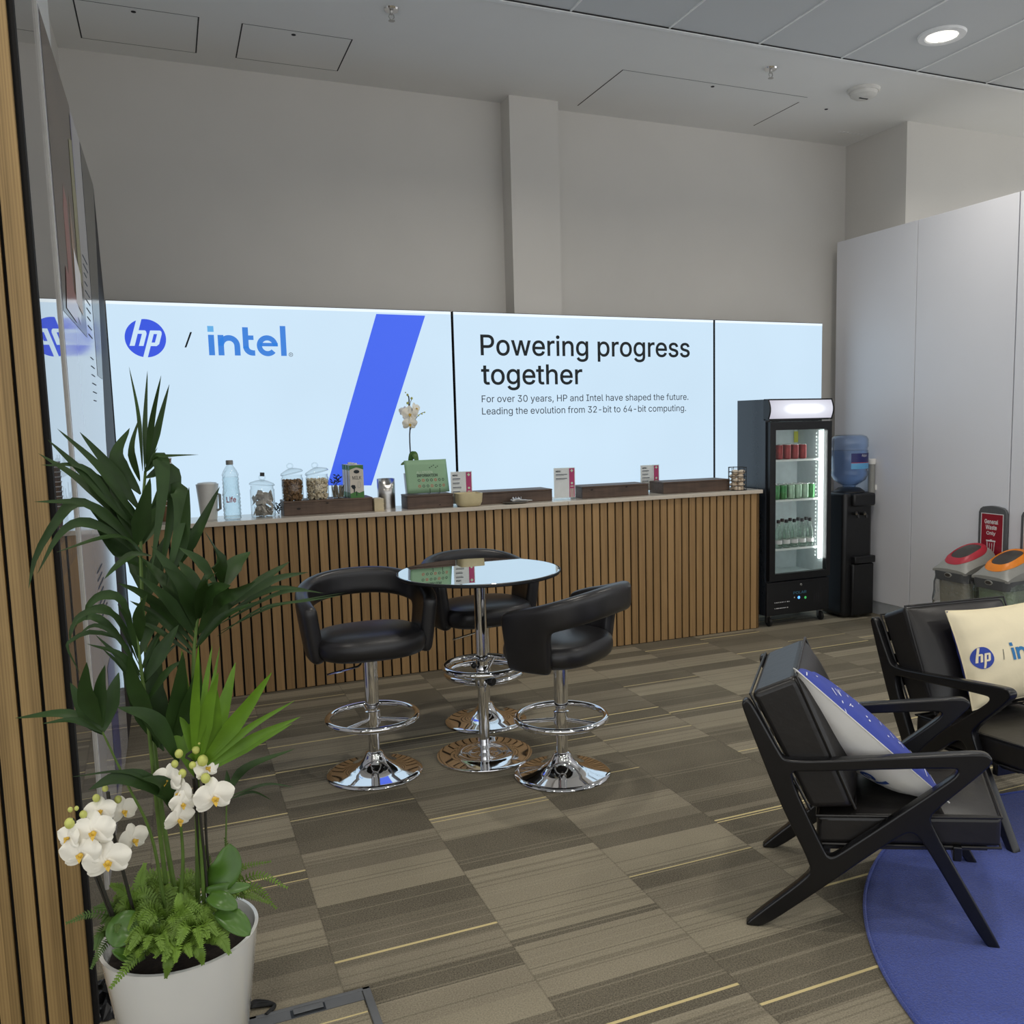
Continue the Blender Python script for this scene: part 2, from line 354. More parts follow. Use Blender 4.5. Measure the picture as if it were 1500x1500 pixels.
def obj(name, mb, mat, parent=None, smooth=40, bevel=0, seg=2, sub=0, solid=0, world=False, loc=None):
    if world and parent is not None:
        inv = root_matrix(parent).inverted(); mb.xf(inv)
    me = bpy.data.meshes.new(name); me.from_pydata([tuple(v) for v in mb.v], [], mb.f)
    mats = mat if isinstance(mat, (list, tuple)) else [mat]
    for m in mats: me.materials.append(m)
    if len(mats) > 1: me.polygons.foreach_set('material_index', mb.mi)
    bm = bmesh.new(); bm.from_mesh(me); bmesh.ops.recalc_face_normals(bm, faces=bm.faces[:]); bm.to_mesh(me); bm.free()
    if smooth:
        me.polygons.foreach_set('use_smooth', [True]*len(me.polygons)); me.set_sharp_from_angle(angle=math.radians(smooth))
    o = link(name, me, parent)
    if loc is not None: o.location = loc
    if solid:
        q = o.modifiers.new('solid', 'SOLIDIFY'); q.thickness = solid; q.offset = 0
    if bevel:
        q = o.modifiers.new('bevel', 'BEVEL'); q.width = bevel; q.segments = seg; q.limit_method = 'ANGLE'; q.angle_limit = math.radians(35)
    if sub:
        q = o.modifiers.new('sub', 'SUBSURF'); q.levels = sub; q.render_levels = sub
    return o
def root_matrix(o):
    m = Matrix.Translation(o.location) @ o.rotation_euler.to_matrix().to_4x4()
    return (root_matrix(o.parent) @ m) if o.parent else m
def tag(o, label, cat, group=None, kind=None):
    o['label'] = label; o['category'] = cat
    if group: o['group'] = group
    if kind: o['kind'] = kind
    return o
def thing(name, label, cat, loc=(0, 0, 0), rz=0, group=None):
    o = bpy.data.objects.new(name, None); COL.objects.link(o); o.empty_display_size = .1
    o.location = loc; o.rotation_euler = (0, 0, rz); return tag(o, label, cat, group)
def struct(name, mb, mat, **kw):
    o = obj(name, mb, mat, **kw); o['kind'] = 'structure'; return o
def dup(r0, loc, rz=None, label=None):
    r = r0.copy(); COL.objects.link(r); r.location = loc
    if rz is not None: r.rotation_euler = (0, 0, rz)
    if label: r['label'] = label
    for c0 in r0.children:
        c = c0.copy(); COL.objects.link(c); c.parent = r
        for g0 in c0.children:
            g = g0.copy(); COL.objects.link(g); g.parent = c
    return r
# ---- flat lettering and marks
FONT = None
try: FONT = bpy.data.fonts.load(bpy.utils.resource_path('LOCAL')+'/datafiles/fonts/Inter.woff2')
except Exception: FONT = None
def text2d(s, size=1.0, bold=0.0, shear=0.0, align='LEFT', spacing=1.0):
    cu = bpy.data.curves.new('lettering', 'FONT'); cu.body = s; cu.size = size; cu.shear = shear
    cu.align_x = align; cu.space_character = spacing; cu.resolution_u = 4
    if FONT: cu.font = FONT
    o = bpy.data.objects.new('lettering', cu); COL.objects.link(o)
    dg = bpy.context.evaluated_depsgraph_get(); dg.update()
    oc = o.evaluated_get(dg).to_curve(dg, apply_modifiers=False)
    loops = []
    for sp in oc.splines:
        B = sp.bezier_points; n = len(B); lp = []
        if n == 0: continue
        for i in range(n):
            p, q = B[i], B[(i+1) % n]; a, b_, c, d = p.co, p.handle_right, q.handle_left, q.co
            straight = (b_-a).cross(d-a).length+(c-a).cross(d-a).length < 1e-6
            for k in range(1 if straight else 5):
                f = k/5; w_ = 1-f
                v = a*(w_**3)+b_*(3*w_*w_*f)+c*(3*w_*f*f)+d*(f**3)
                if not lp or math.hypot(lp[-1][0]-v.x, lp[-1][1]-v.y) > 1e-5: lp.append((v.x, v.y))
        if len(lp) > 2: loops.append(lp)
    o.to_curve_clear(); bpy.data.objects.remove(o); bpy.data.curves.remove(cu)
    if bold:      # move every contour along its normals
        ar = lambda l: .5*sum(x[0]*y[1]-y[0]*x[1] for x, y in zip(l, l[1:]+l[:1]))
        sg = 1 if ar(max(loops, key=lambda l: abs(ar(l)))) > 0 else -1
        for q in range(len(loops)):
            l = loops[q]; n = len(l); r = []
            for i in range(n):
                ax, ay = l[i-1]; bx, by = l[i]; cx2, cy2 = l[(i+1) % n]
                d1 = Vector((by-ay, ax-bx)); d2 = Vector((cy2-by, bx-cx2))
                d1 = d1.normalized() if d1.length > 1e-9 else d2.normalized(); d2 = d2.normalized() if d2.length > 1e-9 else d1
                m_ = d1+d2; m_ = m_.normalized() if m_.length > 1e-4 else d1
                k_ = bold*sg/max(.5, m_.dot(d1)); r.append((bx+m_.x*k_, by+m_.y*k_))
            loops[q] = r
    # contours may overlap: cut them against each other, keep what the non-zero rule fills
    from mathutils.geometry import delaunay_2d_cdt
    pts = []; edges = []
    for l in loops:
        k = len(pts); pts += [Vector(q) for q in l]; edges += [(k+i, k+(i+1) % len(l)) for i in range(len(l))]
    V, _, T3 = delaunay_2d_cdt(pts, edges, [], 0, 1e-6)[:3]
    def wind(x, y):
        n = 0
        for l in loops:
            for (ax, ay), (bx, by) in zip(l, l[1:]+l[:1]):
                if (ay <= y) != (by <= y):
                    if ax+(bx-ax)*(y-ay)/(by-ay) > x: n += 1 if by > ay else -1
        return n
    keep = [f for f in T3 if wind(sum(V[i].x for i in f)/3, sum(V[i].y for i in f)/3) != 0]
    used = sorted({i for f in keep for i in f}); mp = {i: k for k, i in enumerate(used)}
    return [(V[i].x, V[i].y) for i in used], [tuple(mp[i] for i in f) for f in keep]
def fit(vf, x0, y0, x1, y1, keep=False):      # scale 2-D mesh into a box
    vs, fs = vf; ax = min(v[0] for v in vs); bx = max(v[0] for v in vs); ay = min(v[1] for v in vs); by = max(v[1] for v in vs)
    sx = (x1-x0)/(bx-ax); sy = (y1-y0)/(by-ay)
    return [(x0+(v[0]-ax)*sx, y0+(v[1]-ay)*sy) for v in vs], fs
def flat(mb, vf, T, w=0.0): return mb.add([T(u, v, w) for u, v in vf[0]], vf[1])
def poly2(*p): return list(p), [tuple(range(len(p)))]
def rect2(x0, y0, x1, y1): return poly2((x0, y0), (x1, y0), (x1, y1), (x0, y1))
def disc2(cx, cy, r, n=48, ry=None):
    ry = ry or r; return poly2(*[(cx+r*math.cos(2*PI*i/n), cy+ry*math.sin(2*PI*i/n)) for i in range(n)])
def ring2(cx, cy, r0, r1, a0=0, a1=360, n=40):
    vs = []; fs = []
    for i in range(n+1):
        a = math.radians(a0+(a1-a0)*i/n); vs += [(cx+r0*math.cos(a), cy+r0*math.sin(a)), (cx+r1*math.cos(a), cy+r1*math.sin(a))]
    for i in range(n): fs.append((2*i, 2*i+2, 2*i+3, 2*i+1))
    return vs, fs
def join2(*parts):
    V = []; Fs = []
    for vs, fs in parts:
        o = len(V); V += vs; Fs += [tuple(a+o for a in f) for f in fs]
    return V, Fs
def dense(vf, size):   # triangulate and cut finer, for marks that follow a curved cushion
    bm = bmesh.new(); bv = [bm.verts.new((x, y, 0)) for x, y in vf[0]]
    for f in vf[1]:
        try: bm.faces.new([bv[i] for i in f])
        except ValueError: pass
    bmesh.ops.triangulate(bm, faces=bm.faces[:])
    for _ in range(5):
        e = [e for e in bm.edges if e.calc_length() > size]
        if not e: break
        bmesh.ops.subdivide_edges(bm, edges=e, cuts=1); bmesh.ops.triangulate(bm, faces=bm.faces[:])
    bm.verts.index_update(); r = ([(v.co.x, v.co.y) for v in bm.verts], [tuple(v.index for v in f.verts) for f in bm.faces]); bm.free(); return r
def hp_letters(cx, cy, R):      # slanted h and p cut through the disc
    k = .30; bar = .30*R
    def sl(u, v): return (cx+(u+v*k)*R, cy+v*R)
    def pg(*p): return poly2(*[sl(u, v) for u, v in p])
    w = .17
    h = join2(pg((-.66, -.40), (-.42, -.40), (-.42, 1.0), (-.66, 1.0)),
              pg((-.42, .22), (-.42, .40), (-.12, .40), (-.05, .34), (0.0, .22)),
              pg((-.22, -.40), (0.0, -.40), (0.0, .22), (-.22, .22)))
    p = join2(pg((.12, -1.0), (.34, -1.0), (.34, .40), (.12, .40)),
              pg((.34, .22), (.34, .40), (.60, .40), (.68, .34), (.72, .22)),
              pg((.50, -.22), (.72, -.22), (.72, .22), (.50, .22)),
              pg((.34, -.40), (.62, -.40), (.72, -.30), (.72, -.22), (.34, -.22)))
    return join2(h, p)
def word_i_n_t_e_l(x0, y0, h):   # geometric lower-case word, x-height .69 h; returns (body, dot)
    w = .195*h; xh = .70*h; X = x0; parts = []
    parts.append(rect2(X, y0, X+w, y0+xh)); dot = rect2(X-.01*h, y0+.80*h, X+w, y0+1.0*h)
    X += w+.12*h
    R = .37*h; parts.append(rect2(X, y0, X+w, y0+xh)); parts.append(ring2(X+R, y0+xh-R, R-w, R, 0, 180, 20)); parts.append(rect2(X+2*R-w, y0, X+2*R, y0+xh-R))
    X += 2*R+.10*h
    tr = .25*h; parts.append(rect2(X, y0+tr, X+w, y0+.98*h)); parts.append(rect2(X+w, y0+xh-.155*h, X+.37*h, y0+xh)); parts.append(ring2(X+tr+w*.35, y0+tr+w*.35, tr+w*.35-w, tr+w*.35, 180, 270, 12)); parts.append(rect2(X+tr+w*.35, y0, X+.40*h, y0+w*.95))
    X += .47*h
    R = .365*h; cxe, cye = X+R, y0+R-.015*h
    parts.append(ring2(cxe, cye, R-w*.92, R, 0, 318, 44)); parts.append(rect2(cxe-R+w*.5, cye-.02*h, cxe+R, cye+w*.62-.02*h)); 
    X += 2*R+.10*h
    parts.append(rect2(X, y0, X+w, y0+1.05*h))
    return join2(*parts), dot, X+w
def bars(x0, y1, w, n, pitch, th, seed=1):
    r = random.Random(seed); return join2(*[rect2(x0, y1-i*pitch-th, x0+w*r.uniform(.55, 1), y1-i*pitch) for i in range(n)])

# ================================================================== THE ROOM
ZC, YW, YLB, YC = 3.70, 6.01, 5.785, 5.41        # ceiling, back wall, light box face, counter front
struct('floor', MB().box(-6, -5, -.05, 10, 6.2, 0), M['carpet'], smooth=0)
struct('ceiling', MB().box(-6, 4.60, ZC, 10, 6.2, ZC+.05), M['ceiling'], smooth=0)
mb = MB().box(-6, -5, ZC+.004, 10, 4.598, ZC+.05)
cm_ = struct('ceiling.001', mb, M['metal_ceiling'], smooth=0)
mb = MB().box(-6, 4.585, ZC-.008, 10, 4.612, ZC+.01)
for i in range(-12, 14):
    x = 2.097+.6*i+.0; mb.box(x-.005, -5, ZC-.002, x+.005, 4.585, ZC+.01)
struct('trim_1', mb, M['seam_white'], smooth=0)
mb = MB()
mb.box(-6, 4.583, ZC-.003, 10, 4.585, ZC+.01)
struct('trim_2', mb, M['dark_gap'], smooth=0)
struct('wall_back', MB().box(-.6, YW, 0, 5.3, YW+.15, ZC+.02), M['wall'], smooth=0)
struct('wall_left', MB().box(-.60, 5.2, 0, -.43, YW+.01, ZC+.02), M['wall'], smooth=0)
struct('wall_left.001', MB().box(-.60, 4.2, 0, -.40, 5.2, ZC+.02), M['ceiling'], smooth=0)
struct('wall_right', MB().box(5.17, 5.35, 0, 5.3, YW+.02, ZC+.02).box(5.3, 5.35, 0, 10, 5.5, ZC+.02), M['wall'], smooth=0)
struct('column', MB().box(2.213, 5.845, 0, 2.567, YW+.02, ZC+.02), M['wall'], smooth=0)
# white exhibition wall on the right: separate panels with dark joints
XR = 4.99
for i, (y0, y1) in enumerate(((5.042, 5.893), (4.2, 5.042), (3.35, 4.2), (2.5, 3.35))):
    struct('wall_right.%03d' % (i+2), MB().box(XR, y0+.004, .10, XR+.05, y1-.004, 2.915), M['panel_white'], smooth=0, bevel=.002)
struct('wall_right.006', MB().box(XR+.012, 2.5, .1, XR+.045, 5.888, 2.905), M['dark_gap'], smooth=0)
struct('baseboard_right', MB().box(XR+.004, 2.5, 0, XR+.05, 5.888, .10), M['skirting'], smooth=0)
# access hatches in the plaster ceiling: an inset lid with a shadow gap on two sides
def hatch(name, x0, y0, x1, y1, dark='lrfb'):
    g = .007; z0, z1 = ZC-.0008, ZC+.01
    mb = MB()
    if 'l' in dark: mb.box(x0, y0, z0, x0+g, y1, z1)
    if 'r' in dark: mb.box(x1-g, y0, z0, x1, y1, z1)
    if 'f' in dark: mb.box(x0, y0, z0, x1, y0+g*.5, z1)
    if 'b' in dark: mb.box(x0, y1-g*.4, z0, x1, y1, z1)
    h = struct(name, mb, M['dark_gap'], smooth=0)
    obj('hatch_latch', MB().lathe([(.012, -.0015), (.012, .003)], 16, ((x0+x1)/2-.02, y0+.05, ZC-.001)), M['dark_gap'], h)
hatch('trim_3', -.30, 5.335, .292, 5.83); hatch('trim_4', .503, 5.335, 1.094, 5.825)
hatch('trim_5', 2.726, 5.203, 4.14, 5.88, 'lf'); hatch('trim_6', 4.14, 5.30, 4.74, 5.826, 'l')

# slatted oak partition on the left (outer corner), its slats run on to the left
yp, pt = 2.51, .0525; xe = onY(98.5, 948, yp).x
mb = MB().box(-2.2, yp+.006, 0, xe, yp+.04, 3.4)
wn = struct('wall_near', mb, M['black_felt'], smooth=0)
mb = MB()
for i in range(30):
    x1 = xe-.0135-i*pt; mb.box(x1-.0445, yp-.010, 0, x1, yp+.01, 3.4)
obj('oak_slats', mb, M['slat_left'], wn, smooth=0, bevel=.0015)

# glossy printed panels behind it, running away towards the light box
def TX(x0, ang=0):  # plane facing +x, u runs along y, v up; ang turns it a little
    return lambda u, v, w=0: (x0+w-u*math.sin(ang)*1.0, u*math.cos(ang), v)
t = thing('display_panel', 'plain glossy off-white wall panel mirroring the round logo, beside the oak slats', 'display panel', (-.279, 2.64, 0))
A = math.radians(.68)
mb = MB(); T = TX(0, A); mb.prism([(0, .02), (.60, .02), (.60, 2.84), (0, 2.84)], lambda u, v, w: T(u, v, w), -.03, 0)
obj('face', mb, M['perspex'], t, smooth=0)
mb = MB(); mb.prism([(.60, .02), (.625, .02), (.625, 2.84), (.60, 2.84)], lambda u, v, w: T(u, v, w), -.03, .006)
obj('edge_strip', mb, M['white_plastic'], t, smooth=0)
vf = bars(.12, 1.62, .012, 1, 1, .01)
parts_ = []
r = random.Random(5)
for row in range(4):
    for c in range(16):
        parts_.append(rect2(.06+c*.032, 1.42-row*.085, .064+c*.032, 1.42-row*.085+r.uniform(.02, .07)))
mb = MB(); flat(mb, join2(*parts_), T, .0008); obj('small_print', mb, M['ink_soft'], t, smooth=0)
t = thing('display_panel', 'tall printed exhibition panel with photo strip and blank white text column', 'display panel', (-.279, 3.27, 0))
T = TX(0)
mb = MB().prism([(0, .02), (1.55, .02), (1.63, 1.5), (2.23, 2.84), (0, 2.84)], lambda u, v, w: T(u, v, w), -.03, 0)
obj('face', mb, M['poster_white'], t, smooth=0)
mb = MB(); flat(mb, poly2((.02, 1.93), (.95, 1.93), (.95, 2.835), (.02, 2.835)), T, .001); obj('photo', mb, M['poster_brown'], t, smooth=0)
def patch(nm, mat, *pts):
    mb = MB(); flat(mb, poly2(*pts), T, .0014+.0004*'abcdef'.index(nm)); obj('photo_patch', mb, M[mat], t, smooth=0)
patch('a', 'poster_red', (.30, 2.02), (.46, 2.00), (.46, 2.36), (.36, 2.40), (.30, 2.30))
patch('b', 'poster_skin', (.50, 1.98), (.66, 1.95), (.74, 2.02), (.66, 2.2), (.56, 2.42), (.52, 2.2))
patch('c', 'poster_yellow', (.74, 2.15), (.90, 2.12), (.92, 2.70), (.76, 2.66))
patch('d', 'poster_blue', (.91, 2.52), (.948, 2.5), (.948, 2.80), (.91, 2.80))
patch('e', 'poster_red', (.12, 1.95), (.5, 1.94), (.6, 2.02), (.2, 2.1))
patch('f', 'paper', (.52, 2.02), (.80, 2.0), (.80, 2.16), (.56, 2.22))
mb = MB(); flat(mb, poly2((1.40, 1.80), (1.74, 1.80), (2.20, 2.835), (1.42, 2.835)), T, .001); obj('photo', mb, M['poster_grey'], t, smooth=0)
mb = MB(); flat(mb, join2(bars(1.04, 2.28, .26, 10, .036, .005, 2), bars(1.04, 1.86, .26, 6, .036, .004, 3), bars(.5, 1.02, .4, 7, .03, .008, 4)), T, .0012); obj('small_print', mb, M['ink_soft'], t, smooth=0)
mb = MB(); flat(mb, poly2((.62, .10), (1.0, .10), (1.0, .62), (.62, .62)), T, .001); obj('print_block', mb, M['poster_blue'], t, smooth=0)
struct('trim_shade_strip', MB().prism([(5.42, 2.83), (5.56, 2.84), (YLB-.004, 2.30), (YLB-.004, 0), (4.78, 0), (4.86, 1.5)], lambda u, v, w: (w, u, v), -.33, -.2815), M['trim_dark'], smooth=0)  # dark end strip; its tapering top is faint shade built as a solid

# ================================================================== BACKLIT WALL: three fabric light boxes
TB = lambda u, v, w=0: (u, YLB-w, v)
def lightbox(label, x0, x1, z1l, z1r):
    t = thing('light_box', label, 'light box', (x0, YLB, 0), 0, 'backlit wall sections')
    mb = MB().prism([(x0+.006, 0.02), (x1-.006, .02), (x1-.006, z1r), (x0+.006, z1l)], lambda u, v, w: (u, YLB+.004-w, v), -.05, 0)
    obj('frame', mb, M['trim_dark'], t, smooth=0, world=True)
    mb = MB().prism([(x0+.009, .04), (x1-.009, .04), (x1-.009, z1r-.004), (x0+.009, z1l-.004)], lambda u, v, w: (u, YLB-w, v), 0, .002)
    obj('fabric_face', mb, M['lightbox'], t, smooth=0, world=True)
    mb = MB().prism([(x0+.009, z1l-.022), (x1-.009, z1r-.022), (x1-.009, z1r-.004), (x0+.009, z1l-.004)], lambda u, v, w: (u, YLB-.0022-w, v), 0, .0006)
    obj('bright_edge', mb, M['lb_edge'], t, smooth=0, world=True)
    return t
zl = lambda px, py: onY(px, py, YLB)
XA, XB, XC_, XD = -.285, onY(662, 463, YLB).x, onY(1046, 476, YLB).x, onY(1205.5, 477.5, YLB).x
ZT = lambda x: 2.283-.0030*(x+.285)
def put(t, name, vf, mat, w=.004):
    mb = MB(); flat(mb, vf, TB, w); return obj(name, mb, M[mat], t, smooth=0, world=True)
b1 = lightbox('backlit white section with round logo, blue word and diagonal blue stripe', XA, XB, ZT(XA), ZT(XB))
xz = lambda px, py: (onY(px, py, YLB).x, onY(px, py, YLB).z)
put(b1, 'blue_stripe', poly2(xz(479, 711), xz(543.8, 711), xz(622.5, 462.5), xz(551, 460)), 'lb_blue')
hx, hz = xz(213.2, 495.5); hr = (xz(243.5, 495)[0]-xz(183, 495)[0])/2
put(b1, 'round_logo', disc2(hx, hz, hr, 64), 'lb_hp')
put(b1, 'round_logo_letters', hp_letters(hx, hz, hr*1.02), 'lightbox', .006)
a_ = xz(272, 509); b_ = xz(279.5, 486.5)
put(b1, 'slash', poly2((a_[0]-.006, a_[1]), (a_[0]+.004, a_[1]), (b_[0]+.006, b_[1]), (b_[0]-.004, b_[1])), 'ink')
ix, iz = xz(306.5, 520.5); ih = xz(304, 477.5)[1]-iz
wb, wd, wx = word_i_n_t_e_l(ix, iz, ih); sc_ = (xz(420, 521)[0]-ix)/(wx-ix)
wb = ([(ix+(u-ix)*sc_, v) for u, v in wb[0]], wb[1]); wd = ([(ix+(u-ix)*sc_, v) for u, v in wd[0]], wd[1])
put(b1, 'blue_word', wb, 'lb_intel'); put(b1, 'dot', wd, 'lb_cyan')
rx, rzz = xz(426, 519.5); put(b1, 'registered_mark', join2(ring2(rx, rzz, .010, .0125), fit(text2d('R'), rx-.005, rzz-.006, rx+.005, rzz+.006)), 'ink_soft')
b2 = lightbox('backlit white section with the large black slogan and two small lines', XB, XC_, ZT(XB), ZT(XC_))
def line(s, p0, p1, hcap, mat, nm, bold=0.0):
    x0, z0 = xz(*p0); x1 = xz(*p1)[0]
    vs, fs = text2d(s, 1.0, bold)
    ax = min(v[0] for v in vs); bx = max(v[0] for v in vs)
    cap = max(v[1] for v in text2d('P', 1.0, bold)[0]); sy = hcap/cap; sx = (x1-x0)/(bx-ax)
    put(b2, nm, ([(x0+(v[0]-ax)*sx, z0+v[1]*sy) for v in vs], fs), mat)
capb = xz(703, 490)[1]-xz(704, 520)[1]
line('Powering progress', (704, 520), (1010, 524), capb, 'ink', 'headline', .009)
line('together', (705, 563), (853, 564), capb, 'ink', 'headline', .009)
capt = xz(705.5, 579)[1]-xz(705.5, 589)[1]
line('For over 30 years, HP and Intel have shaped the future.', (705.5, 589.3), (1008, 588), capt, 'ink_soft', 'small_line', .002)
line('Leading the evolution from 32-bit to 64-bit computing.', (706, 607.3), (1004.5, 606), capt, 'ink_soft', 'small_line', .002)
b3 = lightbox('plain backlit white section at the right end, behind the drinks fridge', XC_, XD, ZT(XC_), ZT(XD))

# ================================================================== COUNTER
t = thing('bar_counter', 'long bar counter faced with vertical oak slats on black', 'counter', (1.9, 5.6, 0))
obj('body', MB().box(-.2, YC+.012, 0, 3.905, 5.75, .998), M['black_felt'], t, smooth=0, world=True)
mb = MB(); n_ = int(4.1/.0577)
for i in range(n_+1):
    x0 = -.2+i*.0577; mb.box(x0, YC, .004, min(x0+.0465, 3.905), YC+.014, .997)
mb.box(3.893, YC, .004, 3.907, YC+.03, .997)
obj('oak_slats', mb, M['slat_counter'], t, smooth=0, bevel=.001, world=True)
ZT_ = 1.025
wt = thing('worktop', 'narrow cream worktop lying along the slatted counter', 'worktop', (1.9, 5.6, .998))
JX = onY(832, 738, 5.39).x
for x0, x1 in ((-.2, JX), (JX+.0015, 3.925)):
    obj('slab', MB().box(x0, 5.388, .9985, x1, 5.765, ZT_), M['worktop'], wt, smooth=0, bevel=.003, world=True)

# ================================================================== TABLE AND STOOLS
TC = (1.268, 3.895)
t = thing('bistro_table', 'high round table with mirrored glass top and chrome pedestal', 'table', (TC[0], TC[1], 0))
obj('tabletop', MB().lathe([(.0, .864), (.362, .864), (.372, .868), (.372, .874), (.366, .878), (.0, .878)], 96), [M['mirror_glass']], t, smooth=30)
mb = MB().lathe([(.371, .8625), (.3745, .866), (.3745, .8755), (.371, .8775)], 96, cap0=False, cap1=False); obj('rim', mb, M['black_plastic'], t)
obj('top_plate', MB().lathe([(.03, .84), (.07, .858), (.13, .862), (.13, .864)], 40), M['black_metal'], t)
obj('base', MB().lathe([(.222, 0), (.224, .004), (.222, .009), (.205, .011), (.160, .012), (.142, .0155), (.120, .019), (.100, .017), (.085, .014), (.05, .014), (.032, .018)], 80), M['chrome'], t, smooth=50)
obj('column', MB().lathe([(.0235, .012), (.0235, .40), (.0275, .40), (.0275, .84)], 32), M['chrome'], t, smooth=30)
fr = obj('foot_ring', MB().torus((0, 0, .43), .172, .0145, 64, 12), M['chrome'], t)
mb = MB()
for a in (50, 170, 290):
    a = math.radians(a); mb.tube([(.03*math.cos(a), .03*math.sin(a), .375), (.165*math.cos(a), .165*math.sin(a), .428)], .007)
obj('spoke', mb, M['chrome'], fr)
cl = obj('clamp_collar', MB().lathe([(.029, .335), (.033, .34), (.033, .43), (.029, .435)], 32), M['chrome'], t)
kn = MB().lathe([(.012, 0), (.02, .004), (.022, .02), (.017, .03)], 14); kn.xf(Matrix.Translation((.022, -.030, .362)) @ Matrix.Rotation(PI/2, 4, 'X') @ Matrix.Rotation(.5, 4, 'Y'))
obj('knob', kn, M['black_plastic'], cl)
kn = MB().sphere((-.045, -.02, .44), .014); obj('knob', kn, M['black_plastic'], cl)

def pad_seat():
    # upholstered seat, wide D with a rounded front
    mb = MB(); n = 48; rings = [(.55, 0), (.88, .004), (.97, .022), (1.0, .05), (.985, .08), (.93, .102), (.75, .116), (.4, .122), (.0, .123)]
    vs = []; fs = []
    for k, z in rings:
        for i in range(n):
            a = 2*PI*i/n; c, s_ = math.cos(a), math.sin(a); e = .72
            x = .243*math.copysign(abs(c)**e, c)*k; y = (.205 if s_ < 0 else .215)*math.copysign(abs(s_)**e, s_)*k-.01
            vs.append((x, y, z))
    m = len(rings)
    for q in range(m-1):
        for i in range(n): j = (i+1) % n; fs.append((q*n+i, q*n+j, (q+1)*n+j, (q+1)*n+i))
    fs.append(tuple(reversed(range(n)))); mb.add(vs, fs)
    return mb
def pad_back():
    # one bent pad: arms drop into two legs beside the seat, window between pad and seat
    mb = MB(); U = 30; rows = 7; idx = {}
    def pos(s, v):
        th = PI/2+s*PI*.63                 # plan angle, back centre at +Y
        c, s_ = math.cos(th), math.sin(th); e = .80
        x = .268*math.copysign(abs(c)**e, c); y = .245*math.copysign(abs(s_)**e, s_)+.012
        top = .350-.110*abs(s)**1.8; z0 = -.004; bot = top-.128
        z = z0+(bot-z0)*v/3 if v <= 3 else bot+(top-bot)*(v-3)/3
        k = min(1, max(0, z/.24)); lean = .885+.135*k**.8
        return (x*lean, y*lean, z)
    vs = []; fs = []
    for i in range(U+1):
        for v in range(rows): vs.append(pos(-1+2*i/U, v))
    leg = 6
    for i in range(U):
        for v in range(rows-1):
            if v >= 3 or i < leg or i >= U-leg: fs.append((i*rows+v, (i+1)*rows+v, (i+1)*rows+v+1, i*rows+v+1))
    used = sorted({a for f in fs for a in f}); mp = {a: k for k, a in enumerate(used)}
    mb.add([vs[a] for a in used], [tuple(mp[a] for a in f) for f in fs]); return mb
def make_stool(label, x, y, zs, rz):
    t = thing('bar_stool', label, 'stool', (x, y, 0), rz, 'black bar stools round the table')
    obj('seat', pad_seat(), M['black_leather'], t, sub=1, loc=(0, 0, zs))
    o = obj('backrest', pad_back(), M['black_leather'], t, smooth=0, solid=.062, loc=(0, 0, zs)); o.modifiers.new('sub', 'SUBSURF').render_levels = 2; o.modifiers['sub'].levels = 2
    for p in o.data.polygons: p.use_smooth = True
    obj('base', MB().lathe([(.208, 0), (.213, .004), (.211, .009), (.19, .014), (.14, .022), (.10, .033), (.072, .048), (.052, .066), (.042, .084), (.037, .096), (.027, .100)], 72), M['chrome'], t, smooth=60)
    mb = MB().lathe([(.0255, .085), (.0255, .315), (.0305, .317), (.0305, zs+.02)], 32)
    obj('gas_column', mb, M['chrome'], t, smooth=30)
    obj('mount_plate', MB().box(-.09, -.08, zs-.012, .09, .08, zs+.002), M['black_metal'], t, smooth=0)
    fr = obj('footrest', MB().torus((0, 0, .258), .196, .0138, 72, 12), M['chrome'], t)
    mb = MB().lathe([(.029, .225), (.034, .228), (.034, .286), (.029, .289)], 28)
    for a in (-140, -40, 90):
        a = math.radians(a); mb.tube([(.03*math.cos(a), .03*math.sin(a), .25), (.188*math.cos(a), .188*math.sin(a), .256)], .0085)
    obj('spoke', mb, M['chrome'], fr)
    obj('lever', MB().tube([(-.035, -.03, zs-.006), (-.05, -.04, zs-.035), (-.062, -.045, zs-.043), (-.20, -.075, zs-.054)], .0052, 8), M['chrome'], t)
    return t
make_stool('black padded bar stool left of the table, its open front facing the camera', .757, 3.916, .548, 0)
make_stool('black padded bar stool on the right, turned so its rounded back faces us', 1.507, 3.529, .520, math.radians(213))
make_stool('black padded bar stool behind the table, half hidden by its top', 1.433, 4.363, .528, math.radians(6))

# ================================================================== DRINKS FRIDGE
FX0, FX1, FY0, FY1 = 3.962, 4.532, 5.385, 5.765
t = thing('drinks_fridge', 'tall black glass-door drinks fridge on castors with a lit white canopy', 'fridge', ((FX0+FX1)/2, (FY0+FY1)/2, 0))
zf = lambda py, px=1165, y=FY0: onY(px, py, y).z
ZB, ZD0, ZD1, ZCAN, ZTOP = .085, .345, 1.508, 1.522, 1.672
mb = MB()   # shell: two sides, back, top, floor of the compartment, base box
mb.box(FX0, FY0+.03, ZB, FX0+.035, FY1, ZTOP); mb.box(FX1-.035, FY0+.03, ZB, FX1, FY1, ZTOP)
mb.box(FX0+.035, FY1-.03, ZB, FX1-.035, FY1, ZTOP); mb.box(FX0+.035, FY0+.03, ZCAN-.01, FX1-.035, FY1-.03, ZTOP)
mb.box(FX0+.035, FY0+.03, ZB, FX1-.035, FY1-.03, ZD0+.02)
fb = obj('cabinet', mb, M['fridge_side'], t, smooth=0, world=True)
mb = MB(); e = .002
x0, x1, y1, z0, z1 = FX0+.037, FX1-.037, FY1-.033, ZD0+.022, ZCAN-.012
mb.quad((x0, FY0+.035, z0), (x0, y1, z0), (x0, y1, z1), (x0, FY0+.035, z1)); mb.quad((x1, FY0+.035, z0), (x1, y1, z0), (x1, y1, z1), (x1, FY0+.035, z1))
